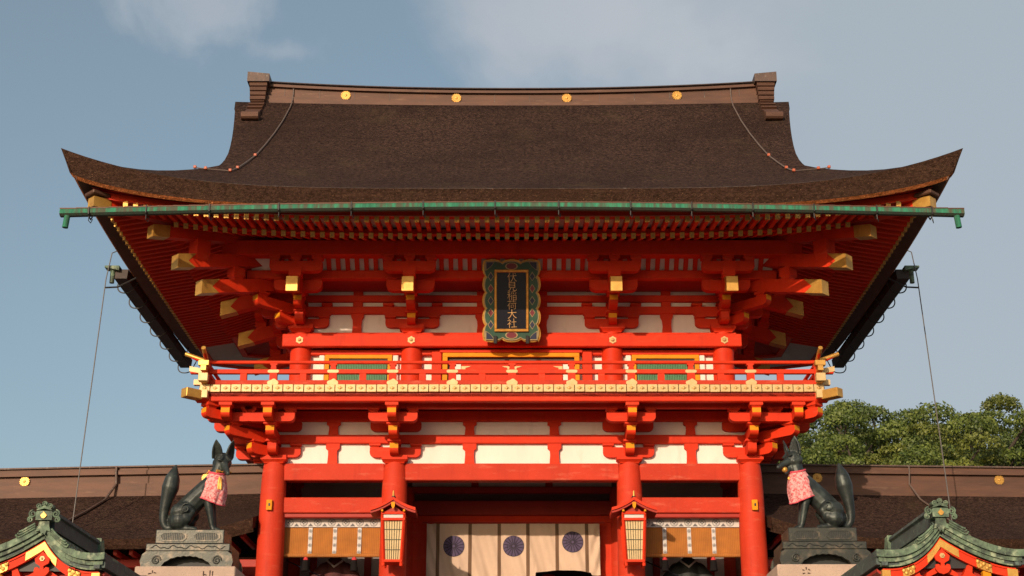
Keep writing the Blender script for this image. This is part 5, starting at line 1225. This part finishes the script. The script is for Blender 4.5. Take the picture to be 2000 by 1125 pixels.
    # red bargeboards and gold fittings
    for s in (-1, 1):
        def bz(x): return cz(x) - .215
        xs = [s * hwf(s) * .90 * i / 18 for i in range(19)]; b = MB(); b.prism([(x, bz(x)) for x in xs] + [(x, bz(x) - .105 - .02 * (1 - abs(x) / hwf(s))) for x in reversed(xs)], .085, .15, 'y'); bg_ = ob(b, 'bargeboard', 'vermilion')
        b = MB(); b.prism([(x, bz(x) + .012) for x in xs] + [(x, bz(x) - .012) for x in reversed(xs)], .07, .15, 'y'); ob(b, 'barge_trim', 'vermilion', bg_)
        def seg(f0, f1, yy, nm, wav=0):
            xq = [s * hwf(s) * .90 * (f0 + (f1 - f0) * i / 10) for i in range(11)]; bb = MB()
            bb.prism([(x, bz(x) - .004 + wav * abs(math.sin(i * 1.3))) for i, x in enumerate(xq)] + [(x, bz(x) - .108 - wav * abs(math.sin(i * 1.7)) * (f0 > 0)) for i, x in reversed(list(enumerate(xq)))], yy, .16, 'y'); ob(bb, nm, 'gold', bg_)
        seg(0, .24, .068, 'apex_fitting'); seg(.47, .67, .070, 'barge_fitting', .014); seg(.88, 1.02, .068, 'end_fitting')
        for q in range(5):
            f = .49 + .04 * q; x = s * hwf(s) * .9 * f; b = MB(); b.ball((x, .068, bz(x) - .055 + .02 * (-1) ** q), (.028, .012, .028), 8, 6); ob(b, 'flower_boss', 'gold', bg_)
        b = MB(); x = s * hwf(s) * .55; b.box(x - .055, x + .055, .10, .20, bz(x) - .25, bz(x) - .10, c=.01); ob(b, 'purlin_end', 'ochre')
    # pendant
    b = MB(); q = .10; zc_ = za - .455; b.prism([(0, zc_ + q), (q, zc_ + .01), (q * .85, zc_ - .05), (0, zc_ - q), (-q * .85, zc_ - .05), (-q, zc_ + .01)], .045, .085, 'y')
    b.prism([(px_ * .78, zc_ - .01 + pz_ * .74) for px_, pz_ in ((-.03, -.10), (.03, -.10), (.03, -.16), (.07, -.12), (.12, -.13), (.13, -.20), (.08, -.27), (0, -.30), (-.08, -.27), (-.13, -.20), (-.12, -.13), (-.07, -.12), (-.03, -.16))], .048, .08, 'y'); pd = ob(b, 'pendant', 'vermilion')
    b = MB(); b.prism([(.036 * math.cos(R(60 * k)), zc_ + .01 + .036 * math.sin(R(60 * k))) for k in range(6)], .03, .046, 'y'); b.ball((0, .03, zc_ + .01), .018, 8, 6); ob(b, 'boss', 'gold_pale', pd)
    # frame inside the gable
    bz0 = za - .86
    b = MB(); b.box(-hwf(-1) * .82, hwf(1) * .82, .16, .30, bz0 - .22, bz0 - .02, c=.012); ob(b, 'tie_beam', 'vermilion')
    b = MB(); b.prism([(-hwf(-1) * .8, cz(-hwf(-1) * .8) - .34), (-.25, cz(-.25) - .36), (0, za - .36), (.25, cz(.25) - .36), (hwf(1) * .8, cz(hwf(1) * .8) - .34), (hwf(1) * .8, bz0 - .03), (-hwf(-1) * .8, bz0 - .03)], .27, .30, 'y'); ob(b, 'gable_wall', 'red_dark')
    for s in (-1, 1):
        b = MB(); b.prism([(s * .16, bz0 + .12), (s * .28, bz0 + .17), (s * .34, bz0 + .30), (s * .42, bz0 + .33), (s * .40, bz0 + .2), (s * .52, bz0 + .10), (s * .50, bz0 - .02), (s * .30, bz0 - .02)], .13, .26, 'y'); ob(b, 'frog_leg_strut', 'vermilion')
        b = MB(); b.prism([(s * .02, bz0 + .31), (s * .20, bz0 + .20), (s * .22, bz0 + .13), (s * .02, bz0 + .22)], .12, .26, 'y'); ob(b, 'frog_leg_strut', 'vermilion')
        for yy in (.2, Ld - .4):
            b = MB(); b.box(s * hwf(s) * .66 - .08, s * hwf(s) * .66 + .08, yy, yy + .16, TERR, bz0 - .02, c=.012); ob(b, 'post', 'vermilion')
        b = MB(); b.box(s * hwf(s) * .66 - .06, s * hwf(s) * .66 + .06, .36, Ld - .4, bz0 - .2, bz0 - .04, c=.01); ob(b, 'side_beam', 'vermilion')
        b = MB(); b.prism([(s * hwf(s) * .60, bz0 + .02), (s * hwf(s) * .97, cz(s * hwf(s)) - .20), (s * hwf(s) * .97, cz(s * hwf(s)) - .24), (s * hwf(s) * .60, bz0 - .03)], .16, Ld - .16, 'y'); ob(b, 'soffit', 'red_dark')
    b = MB(); b.prism([(.27 * math.cos(a), bz0 + .02 + .13 * math.sin(a)) for a in [math.pi * k / 12 for k in range(13)]], .19, .25, 'y'); cv = ob(b, 'carved_panel', 'verdigris_dark')
    for q in range(9):
        a = math.pi * (q + .5) / 9; b = MB(); b.ball((.19 * math.cos(a), .185, bz0 + .03 + .075 * math.sin(a)), (.03, .014, .028), 8, 6); ob(b, 'carving', 'lattice_green', cv)
SY = -9.0
shelter(XX(85.5, 1045, SY), SY, Z(1024, SY), .83, 'green copper roofed shelter with gold bargeboard fittings before the fox holding a key', -1)
shelter(XX(1838, 1045, SY), SY, Z(1018, SY), .87, 'green copper roofed shelter with gold bargeboard fittings before the fox holding a ball', 1)

# ================================================================== CORRIDORS BESIDE THE GATE
def corridor(s, lab):
    RYc = 2.45; xa, xb = 4.92, 15.0
    t = thing('corridor', lab, 'corridor', (s * 9, RYc, TERR), 'corridors flanking the gate')
    q = Z(905, RYc) - .62
    droop = (lambda x: -.014 * (x - 5) - .0008 * (x - 5) ** 2) if s < 0 else (lambda x: -.012 * (x - 5))
    ob = lambda bb, nm, mt, par=t, **k: link(nm, bb.mesh(nm, mt, **k), None, par)
    eY = -.45; zr = Z(950, RYc - .3) + .05; ze = Z(1053, eY)
    xs = [xa + (xb - xa) * i / 40 for i in range(41)]
    def lf(x): return .42 * max(0, 1 - (x - xa) / 2.6) ** 2.2
    def pt(x, e, bk=1):          # e 0 at the eave, 1 at the ridge
        y = eY + (RYc - eY) * e; z = ze + (zr - ze) * (e * .78 + .22 * e * e) + lf(x) * (1 - e) ** 1.5 + droop(x) * e
        return (s * x, y if bk > 0 else 2 * RYc - y, z)
    b = MB()
    for bk in (1, -1):
        vs = [pt(x, e / 10, bk) for e in range(11) for x in xs]; n = len(xs)
        b.add(vs, [(j * n + i, j * n + i + 1, (j + 1) * n + i + 1, (j + 1) * n + i) for j in range(10) for i in range(n - 1)])
        rows = []
        for inn, drop in ((0, 0), (.06, .10), (.13, .17), (.4, .12)):
            rows.append([(p[0], p[1] + bk * inn, p[2] - drop * (1 + .5 * lf(abs(p[0])) / .42)) for p in [pt(x, 0, bk) for x in xs]])
        for j in range(3): b.add(rows[j] + rows[j + 1], [(i, i + 1, n + i + 1, n + i) for i in range(n - 1)], [1, 2, 3][j])
        # cut end beside the gate
        ends = [pt(xa, e / 10, bk) for e in range(11)]; b.add(ends + [(p[0], p[1], p[2] - .22) for p in ends], [(i, i + 1, 12 + i, 11 + i) for i in range(10)], 1)
    roof_ = ob(b, 'roof', ['thatch', 'thatch_edge', 'thatch_edge', 'brown_wood'], smooth=40)
    def lay(nm, z0, z1, hy, mt, x0=xa + .02):
        b = MB(); vs = []; xq = [x0 + (xb - x0) * i / 20 for i in range(21)]
        for x in xq: vs += [(s * x, RYc + y, z + droop(x)) for y, z in ((-hy, z0), (hy, z0), (hy, z1), (-hy, z1))]
        b.add(vs, [(i * 4 + j, i * 4 + (j + 1) % 4, i * 4 + 4 + (j + 1) % 4, i * 4 + 4 + j) for i in range(20) for j in range(4)] + [(0, 1, 2, 3), (80, 81, 82, 83)]); return ob(b, nm, mt, roof_)
    zt = Z(907, RYc - .3) - .02; z3 = Z(923, RYc - .3)
    lay('ridge_base', zr - .25, zr + .05, .33, 'copper_brown'); lay('ridge_face', zr + .05, z3, .27, 'copper_brown'); lay('ridge_moulding', z3, z3 + .09, .35, 'copper_brown'); lay('ridge_moulding', z3 + .09, zt, .31, 'copper_brown'); lay('ridge_cap', zt, zt + .03, .36, 'copper_dark')
    for px in (1596, 1950):
        x = abs(XX(px, 930, RYc - .28)); link('crest', chrysanthemum(.105), None, roof_, T(s * x, RYc - .285, (zr + .05 + z3) / 2 + droop(x)))
    # conductor running down the slope
    x0 = abs(XX(1775 if s > 0 else 228, 930, RYc - .3)); pts = [(s * x0, RYc - .37, zt + droop(x0)), (s * x0, RYc - .37, z3), (s * (x0 - .02), RYc - .36, zr - .02)] + [tuple(Vector(pt(x0 + dx, e)) + Vector((0, -.02, .025))) for dx, e in (((.12, .8), (.3, .6), (.5, .4), (.75, .2), (.9, .05)) if s < 0 else ((.12, .8), (.26, .6), (.34, .4), (.38, .2), (.40, .05)))]
    b = MB(); b.tube(pts, .03 if s < 0 else .018, 6); ob(b, 'conductor_cable', 'copper_dark' if s < 0 else 'cable_grey', roof_)
    # under the eave
    for k in range(34):
        x = xa + .25 + .30 * k
        e = pt(x, 0)
        b = MB(); b.box(-.035, .035, eY + .34, eY + 1.8, -.045, .045); link('rafter', b.mesh('rafter', 'red_dark'), None, t, T(s * x, 0, e[2] - .19))
    b = MB(); b.box(s * xa, s * xb, eY + .80, eY + .92, ze - .40, ze - .25, c=.01); ob(b, 'eave_purlin', 'red_dark')
    for k in range(6):
        x = xa + .45 + 1.67 * k
        b = MB(); b.box(s * x - .06, s * x + .06, eY + .62, eY + 1.8, ze - .58, ze - .41, c=.01); br = ob(b, 'bracket_arm', 'vermilion'); b = MB(); b.box(s * x - .065, s * x + .065, eY + .60, eY + .63, ze - .575, ze - .415); ob(b, 'arm_cap', 'gold', br)
        b = MB(); b.box(s * (x + .0) - .11, s * (x + .0) + .11, eY + 1.70, eY + 1.92, TERR, ze - .2, c=.02); ob(b, 'post', 'vermilion')
    b = MB(); b.box(s * xa, s * xb, eY + 1.79, eY + 1.85, TERR, ze - .05); ob(b, 'wall', 'wall_wood')
    for z0_ in (1108, ): zc_ = Z(1106, eY + 1.7); b = MB(); b.box(s * xa, s * xb, eY + 1.66, eY + 1.78, zc_ - .2, zc_ - .02, c=.01); ob(b, 'wall_beam', 'red_dark')
    b = MB(); b.prism([(eY + 1.85, ze - .1), (2 * RYc - eY - 1.85, ze - .1), (RYc, zr - .3)], s * (xa + .1), s * (xa + .15), 'x'); ob(b, 'gable_wall', 'red_dark')
corridor(-1, 'long bark roofed corridor with copper ridge behind the fox holding a key')
corridor(1, 'long bark roofed corridor with copper ridge behind the fox holding a ball')

# ---- worship hall behind the gate, closing the view through the passage
hall = thing('worship_hall', 'dark timber worship hall glimpsed behind the cream curtain', 'hall', (0, 20, TERR))
b = MB(); b.box(-6, 6, 17, 24, TERR, 8.6); link('wall', b.mesh('wall', 'brown_wood'), None, hall)
b = MB(); b.prism([(15.2, 8.4), (25.8, 8.4), (23.5, 9.5), (20.5, 11.4), (17.5, 9.5)], -7.2, 7.2, 'x'); link('roof', b.mesh('roof', 'thatch'), None, hall)
for k in range(6): b = MB(); b.lathe([(.2, 0), (.2, 6.3)], 16, (-5.5 + 2.2 * k, 16.8, TERR)); link('pillar', b.mesh('pillar', 'pillar_red', 40), None, hall)
# ---- stay wires from the eaves to the ground
for s, pts, lab in ((-1, ((218, 490, .2), (207, 545, .2), (143, 1012, .1), (128, 1120, .05)), 'thin black stay wire hanging from the eave above the fox holding a key'),
                    (1, ((1781, 488, .2), (1792, 545, .2), (1856, 995, .1), (1873, 1120, .05)), 'thin black stay wire hanging from the eave above the fox holding a ball')):
    P = [Vector((XX(p, q, y), y, Z(q, y))) for p, q, y in pts]; P[0] += Vector((-s * .12, .1, .05)); e = P[-1] + (P[-1] - P[-2]).normalized() * ((P[-1].z - TERR) / abs((P[-1] - P[-2]).normalized().z))
    b = MB(); b.tube([P[0], P[0] + Vector((s * .12, -.05, -.08))] + P[1:] + [e], .012, 6); tag(b.obj('stay_wire', 'cable'), lab, 'wire', 'stay wires of the roof')

# ================================================================== TREES
def leaf_cloud(centres, radii, per, size, seed, mat):
    g = np.random.default_rng(seed); V = []
    for c, r in zip(centres, radii):
        n = int(per * (r / 1.3) ** 2)
        d = g.normal(size=(n, 3)); d /= np.linalg.norm(d, axis=1)[:, None]; d[:, 2] = np.abs(d[:, 2]) * 1.0 - .28 * g.random(n)
        rad = r * (0.62 + .42 * g.random(n) ** .6); p = np.array(c) + d * rad[:, None] * np.array([1, 1, .72])
        nrm = d * .8 + g.normal(size=(n, 3)) * .55; nrm /= np.linalg.norm(nrm, axis=1)[:, None]
        t1 = np.cross(nrm, g.normal(size=(n, 3))); t1 /= np.linalg.norm(t1, axis=1)[:, None]; t2 = np.cross(nrm, t1)
        sz = size * (.65 + .7 * g.random(n))[:, None]
        q = np.stack([p - t1 * sz, p + t2 * sz * .55 + nrm * sz * .15, p + t1 * sz, p - t2 * sz * .55 + nrm * sz * .15], 1); V.append(q.reshape(-1, 3))
    V = np.concatenate(V); n = len(V) // 4
    me = bpy.data.meshes.new('crown'); me.vertices.add(len(V)); me.vertices.foreach_set('co', V.ravel()); me.loops.add(4 * n); me.loops.foreach_set('vertex_index', np.arange(4 * n)); me.polygons.add(n); me.polygons.foreach_set('loop_start', np.arange(n) * 4); me.polygons.foreach_set('loop_total', np.full(n, 4)); me.update(); me.validate()
    me.materials.append(M(mat)); return me
def make_tree(seed, H, Rr, dome, mat):
    rnd = random.Random(seed); cents, rads, limbs = [], [], []
    n = 74
    for k in range(n):
        for _ in range(30):
            a = rnd.uniform(0, 2 * math.pi); q = rnd.random() ** .5; zz = rnd.random()
            x, y = Rr * q * math.cos(a), Rr * q * math.sin(a)
            ztop = H * (.98 - dome * q ** 2.2); zlow = H * (.42 + .06 * q); z = zlow + (ztop - zlow) * (zz ** .55) - .6
            if all((Vector((x, y, z)) - Vector(c)).length > 1.45 for c in cents): break
        cents.append((x, y, z)); rads.append(rnd.uniform(.62, 1.2))
    b = MB(); b.tube(catmull([(0, 0, 0), (.15, .1, H * .2), (-.1, .1, H * .42), (.1, 0, H * .72)], 4), lerp_list([.55, .45, .36, .16], 4), 10)
    for c in cents[::2]:
        z0 = min(H * .66, max(H * .25, c[2] - 3.0)); b.tube(catmull([(0, .05, z0), (c[0] * .4, c[1] * .4, z0 + (c[2] - z0) * .55), (c[0], c[1], c[2])], 3), lerp_list([.2, .12, .03], 3), 6)
    return b.mesh('trunk', 'bark', 60), leaf_cloud(cents, rads, 1700, .072, seed, mat)
TREES = [make_tree(3, 18.2, 6.2, .28, 'leaf_dark'), make_tree(5, 17.0, 5.6, .24, 'leaf'), make_tree(8, 18.5, 5.0, .22, 'leaf_yellow')]
GT = 1.2
for k, (px, ptop, Y, v, rot) in enumerate(((1625, 772, 44, 1, .3), (1730, 756, 52, 0, 1.9), (1880, 772, 46, 1, 2.6), (1945, 754, 54, 2, .8), (1800, 806, 40, 2, 4.1), (1575, 815, 56, 0, 5.0), (2040, 788, 48, 0, 3.4), (1690, 830, 38, 1, 5.6), (1560, 850, 46, 2, 2.2))):
    top = Z(ptop, Y); h0 = (18.2, 17.0, 18.5)[v]; sc = (top - GT) / (h0 * .99)
    x = XX(px, ptop, Y); mx = T(x, Y, GT) @ RZ(rot) @ Matrix.Scale(sc, 4)
    t = link('evergreen_tree', None, mat=mx); tag(t, ('darker green spreading tree', 'mid green broad leafy tree', 'yellowish green upright tree')[v] + ' behind the corridor roof beside the fox holding a ball', 'tree', 'trees behind the corridor')
    link('trunk', TREES[v][0], None, t, mx); link('crown', TREES[v][1], None, t, mx)
